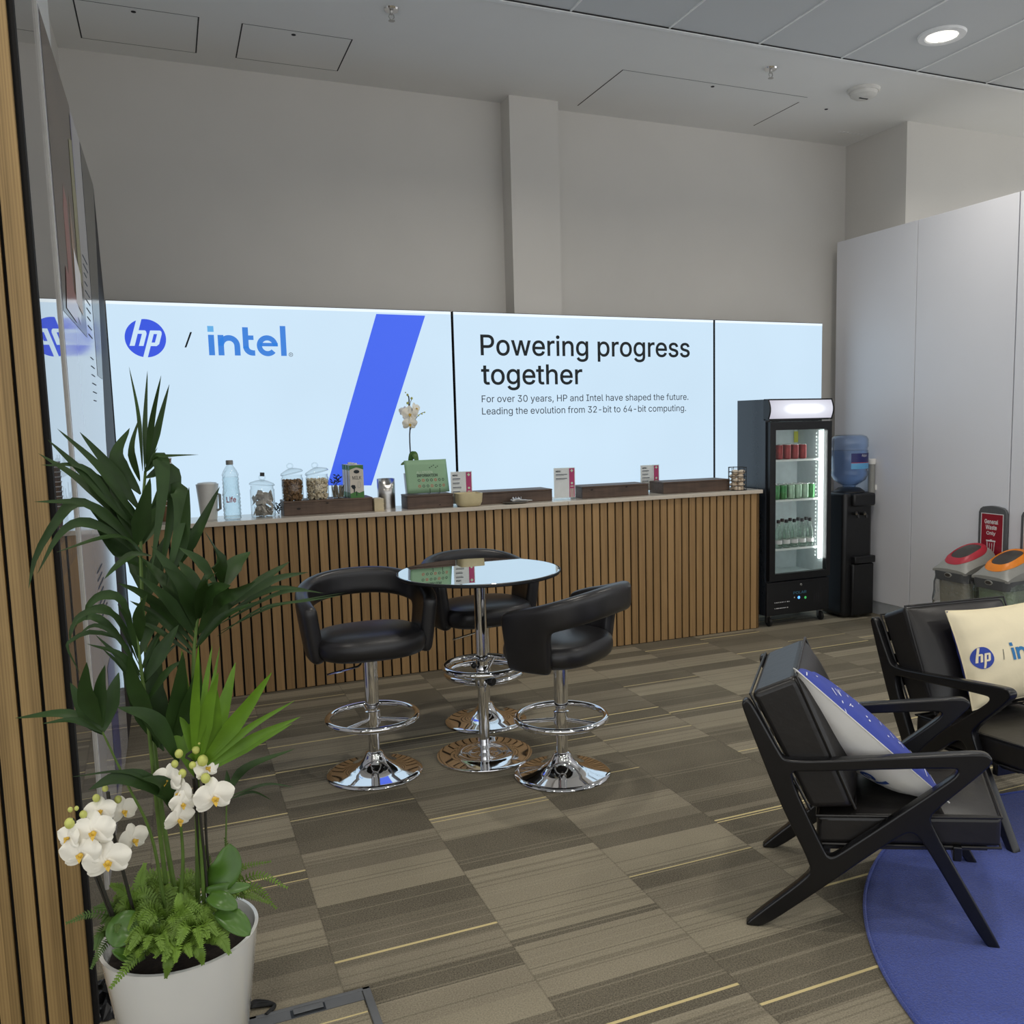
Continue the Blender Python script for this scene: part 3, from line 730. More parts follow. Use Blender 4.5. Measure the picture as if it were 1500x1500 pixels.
mb.quad((x0, y1, z0), (x1, y1, z0), (x1, y1, z1), (x0, y1, z1)); mb.quad((x0, FY0+.035, z0), (x1, FY0+.035, z0), (x1, y1, z0), (x0, y1, z0)); mb.quad((x0, FY0+.035, z1), (x1, FY0+.035, z1), (x1, y1, z1), (x0, y1, z1))
obj('inner_liner', mb, M['fridge_inner'], t, smooth=0, world=True)
obj('back_post', MB().box(x0+.165, y1-.025, z0, x0+.195, y1, z1).box(x0+.002, y1-.02, z0, x0+.02, y1, z1), M['grey_plastic'], t, smooth=0, world=True)
# base grille panel
bp = obj('base_panel', MB().box(FX0, FY0, ZB, FX1, FY0+.03, ZD0-.012), M['black_metal'], t, smooth=0, bevel=.006, world=True)
TF = lambda u, v, w=0: (u, FY0-.001-w, v)
def mark(par, nm, vf, mat, w=.001):
    mb = MB(); flat(mb, vf, TF, w); return obj(nm, mb, M[mat], par, smooth=0, world=True)
q = lambda px, py: (onY(px, py, FY0).x, onY(px, py, FY0).z)
lx0, lz0 = q(1162, 870.5); lx1, lz1 = q(1181, 866)
mark(bp, 'brand_lettering', fit(text2d('POLAR'), lx0, lz0, lx1, lz1+.008), 'polar')
c_ = q(1170, 875); mark(bp, 'indicator', disc2(c_[0], c_[1], .011), 'led_blue')
c_ = q(1179.5, 875); mark(bp, 'indicator', disc2(c_[0], c_[1], .010), 'led_green')
c_ = q(1163.5, 875); mark(bp, 'indicator', disc2(c_[0], c_[1], .005), 'white_print')
r = random.Random(3); pr = []
for row, (py, n) in enumerate(((884, 9), (892.5, 8))):
    a0 = q(1134.5, py)
    for i in range(n): pr.append(rect2(a0[0]+i*.016, a0[1], a0[0]+i*.016+r.uniform(.004, .011), a0[1]+.007))
mark(bp, 'small_print', join2(*pr), 'white_print')
a0 = q(1192, 878); mark(bp, 'vent', join2(*[rect2(a0[0]+i*.02, a0[1]-.02, a0[0]+i*.02+.008, a0[1]+.05) for i in range(4)]), 'trim_dark')
c_ = q(1173, 856); mb = MB().lathe([(.010, 0), (.010, .006), (.007, .009), (.0, .009)], 16); mb.xf(Matrix.Translation((c_[0], FY0, c_[1])) @ Matrix.Rotation(PI/2, 4, 'X')); obj('lock', mb, M['steel'], bp, world=True)
# door
dx0, dx1, dw = FX0+.012, FX1-.004, .050
mb = MB().box(dx0, FY0-.012, ZD0, dx0+dw, FY0+.028, ZD1).box(dx1-dw+.012, FY0-.012, ZD0, dx1, FY0+.028, ZD1).box(dx0+dw, FY0-.012, ZD1-.058, dx1-dw+.012, FY0+.028, ZD1).box(dx0+dw, FY0-.012, ZD0, dx1-dw+.012, FY0+.028, ZD0+.05)
dr = obj('door', mb, M['black_plastic'], t, smooth=0, world=True)
obj('door_glass', MB().box(dx0+dw, FY0+.004, ZD0+.05, dx1-dw+.012, FY0+.008, ZD1-.058), M['glass'], dr, smooth=0, world=True)
obj('hinge', MB().box(dx1-.09, FY0-.006, ZD1+.001, dx1-.01, FY0+.03, ZD1+.011), M['steel'], dr, smooth=0, world=True)
# canopy: bowed front, side cheeks
prof = [(FY0-.004-.022*math.sin(PI*i/10), ZCAN+.008+(ZTOP-ZCAN-.014)*i/10) for i in range(11)]
mb = MB()
for x in (FX0-.004, FX1-.008):
    mb.prism(prof+[(FY0+.05, ZTOP-.006), (FY0+.05, ZCAN+.008)], lambda u, v, w: (w, u, v), x, x+.012)
mb.box(FX0, FY0-.012, ZCAN, FX1, FY0+.05, ZCAN+.010); mb.box(FX0, FY0-.008, ZTOP-.008, FX1, FY0+.05, ZTOP+.002)
cn = obj('canopy_frame', mb, M['black_plastic'], t, smooth=30, world=True)
mb = MB().prism(prof+[(FY0+.02, ZTOP-.006), (FY0+.02, ZCAN+.008)], lambda u, v, w: (w, u, v), FX0+.009, FX1-.009)
obj('lit_panel', mb, M['canopy'], cn, smooth=30, world=True)
# led strip and slotted rail inside the right edge
lx = FX1-.088
obj('light_strip', MB().box(lx+.018, FY0+.036, ZD0+.13, lx+.027, FY0+.050, ZD1-.07), M['led'], t, smooth=0, world=True)
mb = MB()
for i in range(36): mb.box(lx-.012, FY0+.05, ZD0+.15+i*.027, lx-.002, FY0+.053, ZD0+.163+i*.027)
obj('shelf_rail', mb, M['shelf_white'], t, smooth=0, world=True)
SH = [zf(673), zf(732), zf(804)]
for z in SH:
    mb = MB().box(x0+.004, FY0+.06, z-.016, x1-.004, FY0+.072, z-.002)
    for i in range(16): mb.box(x0+.01+i*.031, FY0+.07, z-.008, x0+.016+i*.031, y1-.03, z-.003)
    mb.box(x0+.004, y1-.034, z-.01, x1-.004, y1-.026, z-.002)
    obj('shelf', mb, M['shelf_white'], t, smooth=0, world=True)
for i, (cx_, cy_) in enumerate(((FX0+.045, FY0+.05), (FX1-.05, FY0+.05), (FX0+.045, FY1-.05), (FX1-.05, FY1-.05))):
    mb = MB().box(cx_-.022, cy_-.02, ZB-.008, cx_+.022, cy_+.02, ZB).box(cx_-.018, cy_-.012, .03, cx_-.013, cy_+.012, ZB-.006).box(cx_+.013, cy_-.012, .03, cx_+.018, cy_+.012, ZB-.006)
    k_ = obj('castor', mb, M['steel'], t, smooth=0, world=True)
    mb = MB().lathe([(.008, -.011), (.030, -.011), (.034, -.007), (.034, .007), (.030, .011), (.008, .011)], 24); mb.xf(Matrix.Translation((cx_, cy_-.012, .0345)) @ Matrix.Rotation(PI/2, 4, 'Y'))
    obj('wheel', mb, M['rubber'], k_, world=True)
# papers on the fridge's back wall
mb = MB().box(0, -.001, 0, .13, .0, .20); o = obj('paper_notice', mb, M['lilac'], None, smooth=0); o.location = (onY(1180, 660, y1).x, y1-.004, onY(1180, 668, y1).z)
tag(o, 'pale printed notice stuck inside the fridge beside the yellow note', 'notice')
mb = MB(); flat(mb, bars(.015, .18, .10, 7, .022, .006, 9), lambda u, v, w=0: (u, -.0015, v)); obj('notice_print', mb, M['grey_plastic'], o, smooth=0)
mb = MB().box(0, -.001, 0, .085, .0, .085); o = obj('sticky_note', mb, M['note'], None, smooth=0); o.location = (onY(1162, 645, y1).x, y1-.008, onY(1162, 648, y1).z)
tag(o, 'square yellow note stuck to the back of the fridge above the red cans', 'note')
# cans and bottles
def can(mat, label, grp):
    t = thing('drink_can', label, 'can', (0, 0, 0), 0, grp)
    obj('can_body', MB().lathe([(.023, 0), (.0295, .007), (.030, .014), (.030, .096), (.027, .105)], 20, cap0=True, cap1=False), M[mat], t)
    obj('can_lid', MB().lathe([(.027, .105), (.0272, .1085), (.0258, .1085), (.025, .1065), (0, .1065)], 20, cap0=False), M['alu'], t)
    return t
base = can('can_red', 'dark red drink can in the front row on the fridge top shelf', 'red cans on the top fridge shelf')
xs_ = [onY(px, 660, FY0+.095).x for px in (1141, 1152.5, 1164, 1175.5)]
for i, x in enumerate(xs_):
    lb = 'dark red can on the fridge top shelf, '+('leftmost in front', 'second from left in front', 'third from left in front', 'rightmost in front')[i]
    if i == 0: base.location = (x, FY0+.095, SH[0]); base['label'] = lb
    else: dup(base, (x, FY0+.095, SH[0]), 0, lb)
for i, x in enumerate(xs_[:3]): dup(base, (x+.005, FY0+.155, SH[0]), 0, 'red drink can standing in the second row on the fridge top shelf')
g1 = can('can_green', 'a', 'green cans on the middle fridge shelf'); g2 = can('can_pale', 'b', 'green cans on the middle fridge shelf')
for i, px in enumerate((1136, 1146.5, 1158, 1168.5, 1178.5, 1187.5)):
    p = onY(px, 722, FY0+.095).x; src = g1 if i < 2 or i == 5 else g2
    lb = ('green can cut by the door edge on the fridge middle shelf', 'deep green can second from left on the fridge middle shelf', 'pale green can third from left on the fridge middle shelf',
          'pale green can fourth from left on the fridge middle shelf', 'pale green can fifth from left on the fridge middle shelf', 'green can nearest the light strip on the fridge middle shelf')[i]
    if i == 0: src.location = (p, FY0+.095, SH[1]); src['label'] = lb
    elif i == 2: src.location = (p, FY0+.095, SH[1]); src['label'] = lb
    else: dup(src, (p, FY0+.095, SH[1]), 0, lb)
for i, px in enumerate((1141, 1152, 1163, 1174)): dup(g1 if i % 2 else g2, (onY(px, 722, FY0+.155).x, FY0+.158, SH[1]), 0, ('pale' if i % 2 == 0 else 'deep')+' green can in the second row of the middle fridge shelf')
def bottle(label):
    t = thing('glass_bottle', label, 'bottle', (0, 0, 0), 0, 'small mixer bottles on the lower fridge shelf')
    obj('bottle_body', MB().lathe([(.001, .002), (.026, 0), (.0285, .006), (.0285, .098), (.026, .121), (.017, .148), (.0125, .164), (.0115, .186), (.013, .189), (.013, .193)], 18, cap1=False), M['green_glass'], t)
    obj('bottle_cap', MB().lathe([(.0145, .187), (.0145, .207), (.012, .211), (0, .211)], 14), M['black_plastic'], t)
    obj('bottle_label', MB().lathe([(.0289, .03), (.0289, .060)], 18, cap0=False, cap1=False), M['paper'], t)
    return t
b0 = bottle('x'); nb = 0
for row in range(2):
    for i in range(5):
        p = onY(1140+i*11.6+row*5.5, 798, FY0+.10+row*.065)
        lb = ('front', 'back')[row]+' row mixer bottle with black cap on the fridge lower shelf, '+('leftmost', 'second from left', 'middle one', 'second from right', 'nearest the light strip')[i]
        loc = (p.x, FY0+.10+row*.065, SH[2])
        if nb == 0: b0.location = loc; b0['label'] = lb
        else: dup(b0, loc, 0, lb)
        nb += 1

# ================================================================== WATER COOLER
WX0, WX1, WY0, WY1 = 4.640, 4.915, 5.325, 5.635
zw = lambda py, px=1260: onY(px, py, WY0).z
t = thing('water_cooler', 'black free-standing water cooler with two taps beside the fridge', 'water cooler', ((WX0+WX1)/2, (WY0+WY1)/2, 0))
ZW = zw(722)
mb = MB().box(WX0, WY0+.03, .012, WX1, WY1, ZW); obj('body', mb, M['black_plastic'], t, smooth=30, bevel=.03, seg=4, world=True)
mb = MB().box(WX0+.065, WY0, .02, WX1-.002, WY0+.05, zw(826)); obj('front_door', mb, M['black_plastic'], t, smooth=30, bevel=.014, seg=3, world=True)
mb = MB().box(WX0+.075, WY0-.012, zw(826)+.004, WX1-.002, WY0+.05, zw(815)); obj('drip_tray', mb, M['black_plastic'], t, smooth=30, bevel=.006, world=True)
mb = MB().box(WX0+.060, WY0-.006, zw(742), WX1, WY0+.06, ZW-.005); obj('top_fascia', mb, M['black_plastic'], t, smooth=30, bevel=.018, seg=3, world=True)
for px in (1253.5, 1265.5):
    p = onY(px, 755, WY0)
    mb = MB().tube([(p.x, WY0+.03, p.z+.012), (p.x, WY0-.01, p.z+.012), (p.x, WY0-.025, p.z+.006), (p.x, WY0-.03, p.z-.015)], .011, 10)
    tp = obj('tap', mb, M['black_plastic'], t, world=True)
    obj('tap_lever', MB().tube([(p.x-.004, WY0-.012, p.z+.026), (p.x-.022, WY0-.035, p.z+.014)], .0085, 10), M['steel'], tp, world=True)
BCX, BCY = onY(1244, 700, 5.47).x, 5.47
obj('bottle_collar', MB().lathe([(.115, ZW-.003), (.115, ZW+.006), (.082, ZW+.030), (.060, ZW+.034)], 40, (BCX, BCY, 0)), M['black_plastic'], t, world=True)
t = thing('water_bottle', 'large upturned blue water bottle with navy label on the cooler', 'water bottle', (BCX, BCY, ZW+.03))
R_ = .137; hb = onY(1244, 637, BCY).z-(ZW+.03)
pf = [(.045, .0), (.05, .018), (.085, .036), (.120, .062), (R_, .10), (R_, .125), (R_-.006, .132), (R_-.006, .142), (R_, .15), (R_, hb*.70), (R_-.006, hb*.725), (R_-.006, hb*.755), (R_, hb*.78), (R_, hb-.035), (R_-.012, hb-.012), (R_-.04, hb), (0, hb-.004)]
obj('bottle_shell', MB().lathe(pf, 48), M['blue_pc'], t, smooth=60)
obj('water', MB().lathe([(.046, .020), (.082, .040), (.116, .066), (R_-.004, .103), (R_-.008, .137), (R_-.004, .152), (R_-.004, hb*.70), (R_-.004, hb*.71), (0, hb*.71)], 40), M['water_blue'], t)
def wrap(nm, mat, a0, a1, z0, z1, rr):
    mb = MB(); n = 20; vs = []
    for i in range(n+1):
        a = math.radians(a0+(a1-a0)*i/n); vs += [(rr*math.cos(a), rr*math.sin(a), z0), (rr*math.cos(a), rr*math.sin(a), z1)]
    mb.add(vs, [(2*i, 2*i+2, 2*i+3, 2*i+1) for i in range(n)]); return obj(nm, mb, M[mat], t)
lb_ = wrap('bottle_label', 'label_navy', -126, -34, hb*.49, hb*.66, R_+.001)
for nm, mat, z0, z1 in (('label_band', 'label_cyan', hb*.37, hb*.478), ('label_line', 'label_red', hb*.478, hb*.49)):
    o = wrap(nm, mat, -126, -34, z0, z1, R_+.001)
vf = fit(text2d('Aqua'), 0, 0, .052, .026); mb = MB()
mb.add([((R_+.002)*math.cos(math.radians(-92)+u/R_), (R_+.002)*math.sin(math.radians(-92)+u/R_), hb*.585+v) for u, v in vf[0]], vf[1]); obj('label_lettering', mb, M['white_print'], lb_)
# cup tube on the panel behind the cooler
t = thing('cup_dispenser', 'grey cup tube with white cap on the panel right of the water bottle', 'cup dispenser', (0, 0, 0))
cx_ = 4.955; pt_ = onX(1277, 676, cx_)
obj('tube', MB().lathe([(.026, -.34), (.026, -.012)], 24, (cx_, pt_.y, pt_.z), cap1=True), M['grey_plastic'], t)
obj('cap', MB().lathe([(.030, -.02), (.031, .018), (.028, .022), (0, .022)], 24, (cx_, pt_.y, pt_.z)), M['white_plastic'], t)
obj('bracket', MB().box(cx_+.02, pt_.y-.02, pt_.z-.22, XR, pt_.y+.02, pt_.z-.18), M['white_plastic'], t, smooth=0)

# ================================================================== RECYCLING BINS AND THEIR SIGNS
def bin_(label, yc, mat, bag, bagname):
    # local: +X points at the wall, front faces -X
    t = thing('recycling_bin', label, 'bin', (4.80, yc, 0), 0, 'recycling bins by the white panels')
    x0, x1, hw = -.155, .135, .138
    mb = MB()   # tapered body with rounded corners
    def loop(x0, x1, w, z, n=6, r=.05):
        out = []
        for (cx, cy, a0) in ((x1-r, w-r, 0), (x0+r, w-r, 90), (x0+r, -w+r, 180), (x1-r, -w+r, 270)):
            for i in range(n+1):
                a = math.radians(a0+90*i/n); out.append((cx+r*math.cos(a), cy+r*math.sin(a), z))
        return out
    def loft(loops, mb, cap0=True, cap1=True):
        n = len(loops[0]); vs = sum(loops, []); fs = []
        for q in range(len(loops)-1):
            for i in range(n): j = (i+1) % n; fs.append((q*n+i, q*n+j, (q+1)*n+j, (q+1)*n+i))
        if cap0: fs.append(tuple(reversed(range(n))))
        if cap1: fs.append(tuple((len(loops)-1)*n+i for i in range(n)))
        mb.add(vs, fs)
    loft([loop(x0+.035, x1-.01, hw-.025, .0), loop(x0+.012, x1, hw-.008, .50)], mb)
    obj('body', mb, M['bin_body'], t, smooth=40)
    # liner pulled out over the rim, crumpled
    rr = random.Random(int(yc*100)); mb = MB(); L = []
    for z, g in ((.50, .006), (.47, .014), (.42, .022), (.36, .018), (.31, .026), (.285, .020)):
        L.append([(a+(a/abs(a+1e-6))*g+rr.uniform(-.007, .007), b+(b/abs(b+1e-6))*g+rr.uniform(-.007, .007), z+rr.uniform(-.012, .012)) for a, b, _ in loop(x0+.012, x1, hw-.006, z)])
    loft(L, mb, False, False); obj('bin_liner', mb, M[bag], t, smooth=60)
    # hood: skirt, then a humped lid that slopes to the front
    mb = MB(); loft([loop(x0-.008, x1+.008, hw, .452), loop(x0-.016, x1+.008, hw+.004, .512)], mb); sk = obj('lid_skirt', mb, M['dark_grey_plastic'], t, smooth=40)
    NX, NY = 16, 12
    def hz(u, v):      # u 0 front .. 1 back, v -1..1
        h = .022+.140*math.sin(min(1, u*1.25)*PI*.5)**.8; h *= (1-abs(v)**3.2*.62); 
        if u > .92: h *= 1-(u-.92)*1.2
        return .510+h
    def lp(u, v, dz=0): return (x0-.010+(x1+.012-x0)*u, v*hw*(1-.10*u)*.985, hz(u, v)+dz)
    vs = [lp(i/NX, -1+2*j/NY) for i in range(NX+1) for j in range(NY+1)]
    hole = lambda i, j: 5 <= i < 11 and 4 <= j < 8
    fs = [(i*(NY+1)+j, (i+1)*(NY+1)+j, (i+1)*(NY+1)+j+1, i*(NY+1)+j+1) for i in range(NX) for j in range(NY) if not hole(i, j)]
    mb = MB().add(vs, fs)
    # close the hood's edges down to the skirt
    def wall(seq):
        for a, b in zip(seq, seq[1:]): mb.quad(a, b, (b[0], b[1], .505), (a[0], a[1], .505))
    wall([lp(i/NX, -1) for i in range(NX+1)]); wall([lp(i/NX, 1) for i in range(NX+1)]); wall([lp(0, -1+2*j/NY) for j in range(NY+1)]); wall([lp(1, -1+2*j/NY) for j in range(NY+1)])
    ld = obj('lid', mb, M['grey_plastic'], t, smooth=50)
    # coloured surround, raised over the lid, round the mouth
    mb = MB(); n = 40; vs = []
    for i in range(n):
        a = 2*PI*i/n
        for k_, dz in ((1.0, .002), (.93, .012), (.74, .012), (.69, .000)):
            u = .50+.43*k_*math.copysign(abs(math.cos(a))**.75, math.cos(a)); v = .80*k_*math.copysign(abs(math.sin(a))**.75, math.sin(a)); vs.append(lp(max(.02, u), v, dz))
    mb.add(vs, [(i*4+q, ((i+1) % n)*4+q, ((i+1) % n)*4+q+1, i*4+q+1) for i in range(n) for q in range(3)])
    obj('coloured_surround', mb, M[mat], ld, smooth=50)
    mb = MB(); vs = []; K = (1, .8, .6, .4, .2, .02)
    for k_ in K:
        for i in range(n):
            a = 2*PI*i/n; vs.append(lp(.50+.30*k_*math.copysign(abs(math.cos(a))**.75, math.cos(a)), .56*k_*math.copysign(abs(math.sin(a))**.75, math.sin(a)), .004))
    mb.add(vs, [(q*n+i, q*n+(i+1) % n, (q+1)*n+(i+1) % n, (q+1)*n+i) for q in range(len(K)-1) for i in range(n)]); obj('mouth', mb, M['sign_dark'], ld, smooth=60)
    mb = MB().lathe([(.030, 0), (.028, .006), (0, .007)], 24, sx=1, sy=.55); mb.xf(Matrix.Translation((x0-.013, 0, .494)) @ Matrix.Rotation(-PI/2, 4, 'Y') @ Matrix.Rotation(PI/2, 4, 'Z')); 
    em = obj('badge', mb, M['grey_plastic'], sk)
    mb = MB().lathe([(.022, .0065), (.020, .009), (0, .009)], 24, sx=1, sy=.5); mb.xf(Matrix.Translation((x0-.013, 0, .494)) @ Matrix.Rotation(-PI/2, 4, 'Y') @ Matrix.Rotation(PI/2, 4, 'Z')); obj('badge_print', mb, M['sign_dark'], em)
    return t
bin_('grey recycling bin with a red surround under the crimson sign', 4.345, 'bin_red', 'clear_bag', 'clear')
bin_('grey recycling bin with an orange surround and a green liner', 4.025, 'bin_orange', 'green_bag', 'green')
def sign(label, yc, mat, z0=.565, z1=.93, w=.222):
    t = thing('bin_sign', label, 'sign', (XR-.004, yc, 0), 0, 'bin signs on the white panels')
    n = 10; R0 = .03
    top = [(-w/2, z1-.045), (-w/2+.012, z1-.02)]+[(-w/2+.03+(w-.06)*i/n, z1-.008+.010*math.sin(PI*i/n)) for i in range(n+1)]+[(w/2-.012, z1-.02), (w/2, z1-.045)]
    # u is +y in the world; seen from the room larger y lies to the left
    T = lambda u, v, w_=0: (-w_, u, v)
    mb = MB().prism([(-w/2, z0), (w/2, z0)]+list(reversed(top)), T, 0, .022); fr = obj('frame', mb, M['dark_grey_plastic'], t, smooth=30, bevel=.004)
    mb = MB(); flat(mb, rect2(-w/2+.022, z0+.01, w/2-.022, z1-.048), T, .0225); obj('poster_border', mb, M['white_print'], t, smooth=0)
    mb = MB(); flat(mb, rect2(-w/2+.028, z0+.015, w/2-.028, z1-.053), T, .0232); ps = obj('poster', mb, M[mat], t, smooth=0)
    return t, ps, T
t, ps, T = sign('grey framed crimson sign reading General Waste Only above the red bin', 4.304, 'sign_red')
Tm = lambda u, v, w=0: T(-u, v, w)
for s_, z, hw_ in (('General', .812, .054), ('Waste', .774, .044), ('Only', .733, .036)):
    vs, fs = fit(text2d(s_, 1, .02), -hw_-.005, z, hw_-.005, z+.030); mb = MB(); flat(mb, (vs, fs), Tm, .0238); obj('lettering', mb, M['white_print'], ps, smooth=0)
ico = join2(rect2(-.042, .694, .032, .704), rect2(-.012, .704, .004, .709), poly2((-.037, .692), (-.032, .692), (-.026, .62), (-.031, .62)), poly2((.027, .692), (.022, .692), (.016, .62), (.021, .62)), rect2(-.031, .616, .021, .621), rect2(-.016, .628, -.012, .684), rect2(.002, .628, .006, .684))
mb = MB(); flat(mb, ico, Tm, .0238); obj('bin_symbol', mb, M['white_print'], ps, smooth=0)
t, ps, T = sign('grey framed orange sign with printed patches, cut by the picture edge', 3.975, 'sign_orange')
mb = MB(); flat(mb, join2(rect2(-.075, .70, -.02, .745), rect2(.0, .70, .05, .745)), Tm, .0238); obj('picture_patch', mb, M['white_print'], ps, smooth=0)
mb = MB(); flat(mb, join2(rect2(-.075, .645, -.02, .688), rect2(-.07, .80, .06, .815), rect2(-.07, .775, .04, .788)), Tm, .0238); obj('picture_patch', mb, M['sign_dark'], ps, smooth=0)

# ================================================================== CEILING FITTINGS
t = thing('downlight', 'round recessed downlight with bright textured lens in the metal ceiling', 'downlight', (4.223, 4.118, ZC))
obj('ring', MB().lathe([(.088, -.004), (.095, -.010), (.128, -.008), (.133, .004)], 48, cap0=False, cap1=False), M['seam_white'], t)
obj('lens', MB().lathe([(0, -.0065), (.088, -.005)], 40, cap1=False), M['lamp'], t)
for i, (px, py) in enumerate(((573, 13), (1129, 100))):
    p = onZ(px, py, ZC)
    t = thing('fire_sprinkler', ('chrome fire sprinkler in the plaster ceiling left of the column', 'chrome fire sprinkler in the plaster ceiling near the smoke detector')[i], 'sprinkler', (p.x, p.y, ZC), 0, 'ceiling sprinklers')
    obj('escutcheon', MB().lathe([(.040, .0), (.036, -.008), (.018, -.012), (.0, -.012)], 28), M['chrome'], t)
    mb = MB().lathe([(.009, -.01), (.009, -.028)], 12)
    for s_ in (-1, 1): mb.tube([(s_*.010, 0, -.026), (s_*.014, 0, -.040), (s_*.004, 0, -.056)], .003, 6)
    obj('head', mb, M['steel'], t); obj('deflector', MB().lathe([(.0, -.056), (.017, -.058), (.017, -.060), (0, -.061)], 20), M['steel'], t)
p = onZ(1265, 131, ZC)
t = thing('smoke_detector', 'round white smoke detector on the plaster ceiling', 'smoke detector', (p.x, p.y, ZC))
obj('base', MB().lathe([(.105, 0), (.105, -.012), (.098, -.02)], 40), M['white_plastic'], t)
obj('dome', MB().lathe([(.090, -.018), (.086, -.040), (.060, -.055), (0, -.058)], 40), M['white_plastic'], t)
obj('slot', MB().box(-.035, -.006, -.0595, .035, .006, -.055), M['dark_gap'], t, smooth=0)
p = onZ(1246, 195, ZC); mb = MB()
for i in range(7): mb.box(p.x-.12+i*.036, p.y-.014, ZC-.0015, p.x-.102+i*.036, p.y+.014, ZC+.003)
o = obj('ceiling_vent', mb, M['seam_white'], None, smooth=0); tag(o, 'small row of white vent slots in the ceiling corner', 'vent')

# ================================================================== THINGS ON THE COUNTER
ZK = ZT_+.0005
def cx(px, y, py=725): return onY(px, py, y).x
def hgt(px, py, y): return onY(px, py, y).z-ZK
def pt2(px, py, y): p = onY(px, py, y); return p
def crate(name, label, x0, x1, yf, dep, h, mat, knots=()):
    t = thing(name, label, 'wooden box', ((x0+x1)/2, yf+dep/2, ZK), 0, 'low dark wooden boxes along the counter')
    hx_, hy_ = (x1-x0)/2, dep/2; th = .012
    mb = MB().box(-hx_, -hy_, 0, hx_, -hy_+th, h-.012).box(-hx_, hy_-th, 0, hx_, hy_, h-.012).box(-hx_, -hy_+th, 0, -hx_+th, hy_-th, h-.012).box(hx_-th, -hy_+th, 0, hx_, hy_-th, h-.012)
    obj('sides', mb, M[mat], t, smooth=0, bevel=.002)
    obj('top_board', MB().box(-hx_-.001, -hy_-.001, h-.0115, hx_+.001, hy_+.001, h), M[mat], t, smooth=0, bevel=.0025)
    mb = MB()
    for kx, kz, r_ in knots: flat(mb, disc2(-hx_+2*hx_*kx, h*kz, r_, 12, r_*.55), lambda u, v, w=0: (u, -hy_-.0006, v))
    if knots: obj('knot', mb, M['wood_knot'], t, smooth=0)
    return t
Y1 = 5.50
c1x0, c1x1 = cx(416, Y1, 745), cx(546, Y1, 738)
h1 = hgt(480, 731.5, Y1)
crate('wooden_crate', 'long worn wooden crate carrying the sugar jars and milk cartons', c1x0, c1x1, Y1, .19, h1, 'crate_wood', ((.16, .45, .012), (.48, .75, .009)))
c2 = (cx(597, 5.47, 735), cx(664, 5.47, 733)); h2 = hgt(630, 724.5, 5.47)
crate('wooden_crate', 'small dark wooden box under the green information leaflet', c2[0], c2[1], 5.47, .165, h2, 'dark_wood', ((.7, .2, .006),))
c3 = (cx(700, 5.50, 728), cx(809, 5.50, 725)); h3 = hgt(770, 718, 5.50)
crate('wooden_crate', 'long dark wooden box behind the serving tongs and ivory bowl', c3[0], c3[1], 5.50, .20, h3, 'dark_wood')
c4 = (cx(853, 5.49, 721), cx(950, 5.49, 718)); h4 = hgt(900, 710.5, 5.49)
crate('wooden_crate', 'dark wooden box with two knots between the second and third menus', c4[0], c4[1], 5.49, .20, h4, 'dark_wood', ((.14, .7, .011), (.66, .8, .010)))
c5 = (cx(972, 5.49, 715), cx(1069, 5.49, 712)); h5 = hgt(1030, 703.5, 5.49)
crate('wooden_crate', 'dark wooden box at the right end next to the wire basket', c5[0], c5[1], 5.49, .20, h5, 'dark_wood')

# white tapered jug
jx, jy = cx(305, 5.56, 735), 5.56; jh = hgt(305, 709, jy); jr = (cx(322, jy, 712)-cx(288, jy, 712))/2
t = thing('plastic_jug', 'white tapered plastic jug left of the clear water bottle', 'jug', (jx, jy, ZK))
obj('jug_body', MB().lathe([(jr*.68, 0), (jr*.72, .006), (jr*.98, jh-.01), (jr, jh), (jr*.95, jh), (jr*.94, jh-.008), (jr*.68, .01), (0, .01)], 36), M['white_plastic'], t)
obj('jug_lid', MB().lathe([(jr*.94, jh-.004), (jr*.8, jh+.008), (jr*.3, jh+.012), (0, jh+.012)], 32), M['white_plastic'], t)
obj('handle', MB().tube([(jr*.78, -.02, jh*.72), (jr*1.02, -.025, jh*.70), (jr*1.0, -.025, jh*.30), (jr*.72, -.02, jh*.26)], .008), M['grey_plastic'], t)
# clear water bottle, square ribbed
bx, by = cx(340, 5.47, 740), 5.475; bh = hgt(340, 674, by); br = (cx(354, by, 735)-cx(327, by, 735))/2
t = thing('plastic_bottle', 'clear ribbed plastic water bottle standing beside the white jug', 'bottle', (bx, by, ZK))
pf = [(.001, .004), (br*.82, 0), (br*.98, .010)]
zz = .012; k_ = 0
while zz < bh*.74:
    pf += [(br*(1.0 if zz < bh*.48 else .93), zz), (br*(.93 if zz < bh*.48 else .87), zz+.011)]; zz += .022
pf += [(br*.93, bh*.76), (br*.72, bh*.83), (br*.38, bh*.91), (br*.34, bh*.93)]
obj('bottle_body', MB().lathe(pf, 32, cap1=False), M['pet'], t)
obj('water', MB().lathe([(br*.9, .012), (br*.9, bh*.45), (br*.84, bh*.50), (br*.84, bh*.72), (0, bh*.72)], 24), GLASS('clear_water', (.93, .965, .97, 1), 1.33, .02), t)
obj('bottle_cap', MB().lathe([(br*.40, bh*.925), (br*.40, bh*.99), (br*.36, bh), (0, bh)], 20), M['grey_plastic'], t)
mb = MB(); vf = fit(text2d('Life', 1, .02), -br*.62, bh*.30, br*.42, bh*.40); flat(mb, vf, lambda u, v, w=0: (u, -math.sqrt(max(0, br*br*1.03-u*u)), v)); obj('label_lettering', mb, M['life_red'], t, smooth=0)
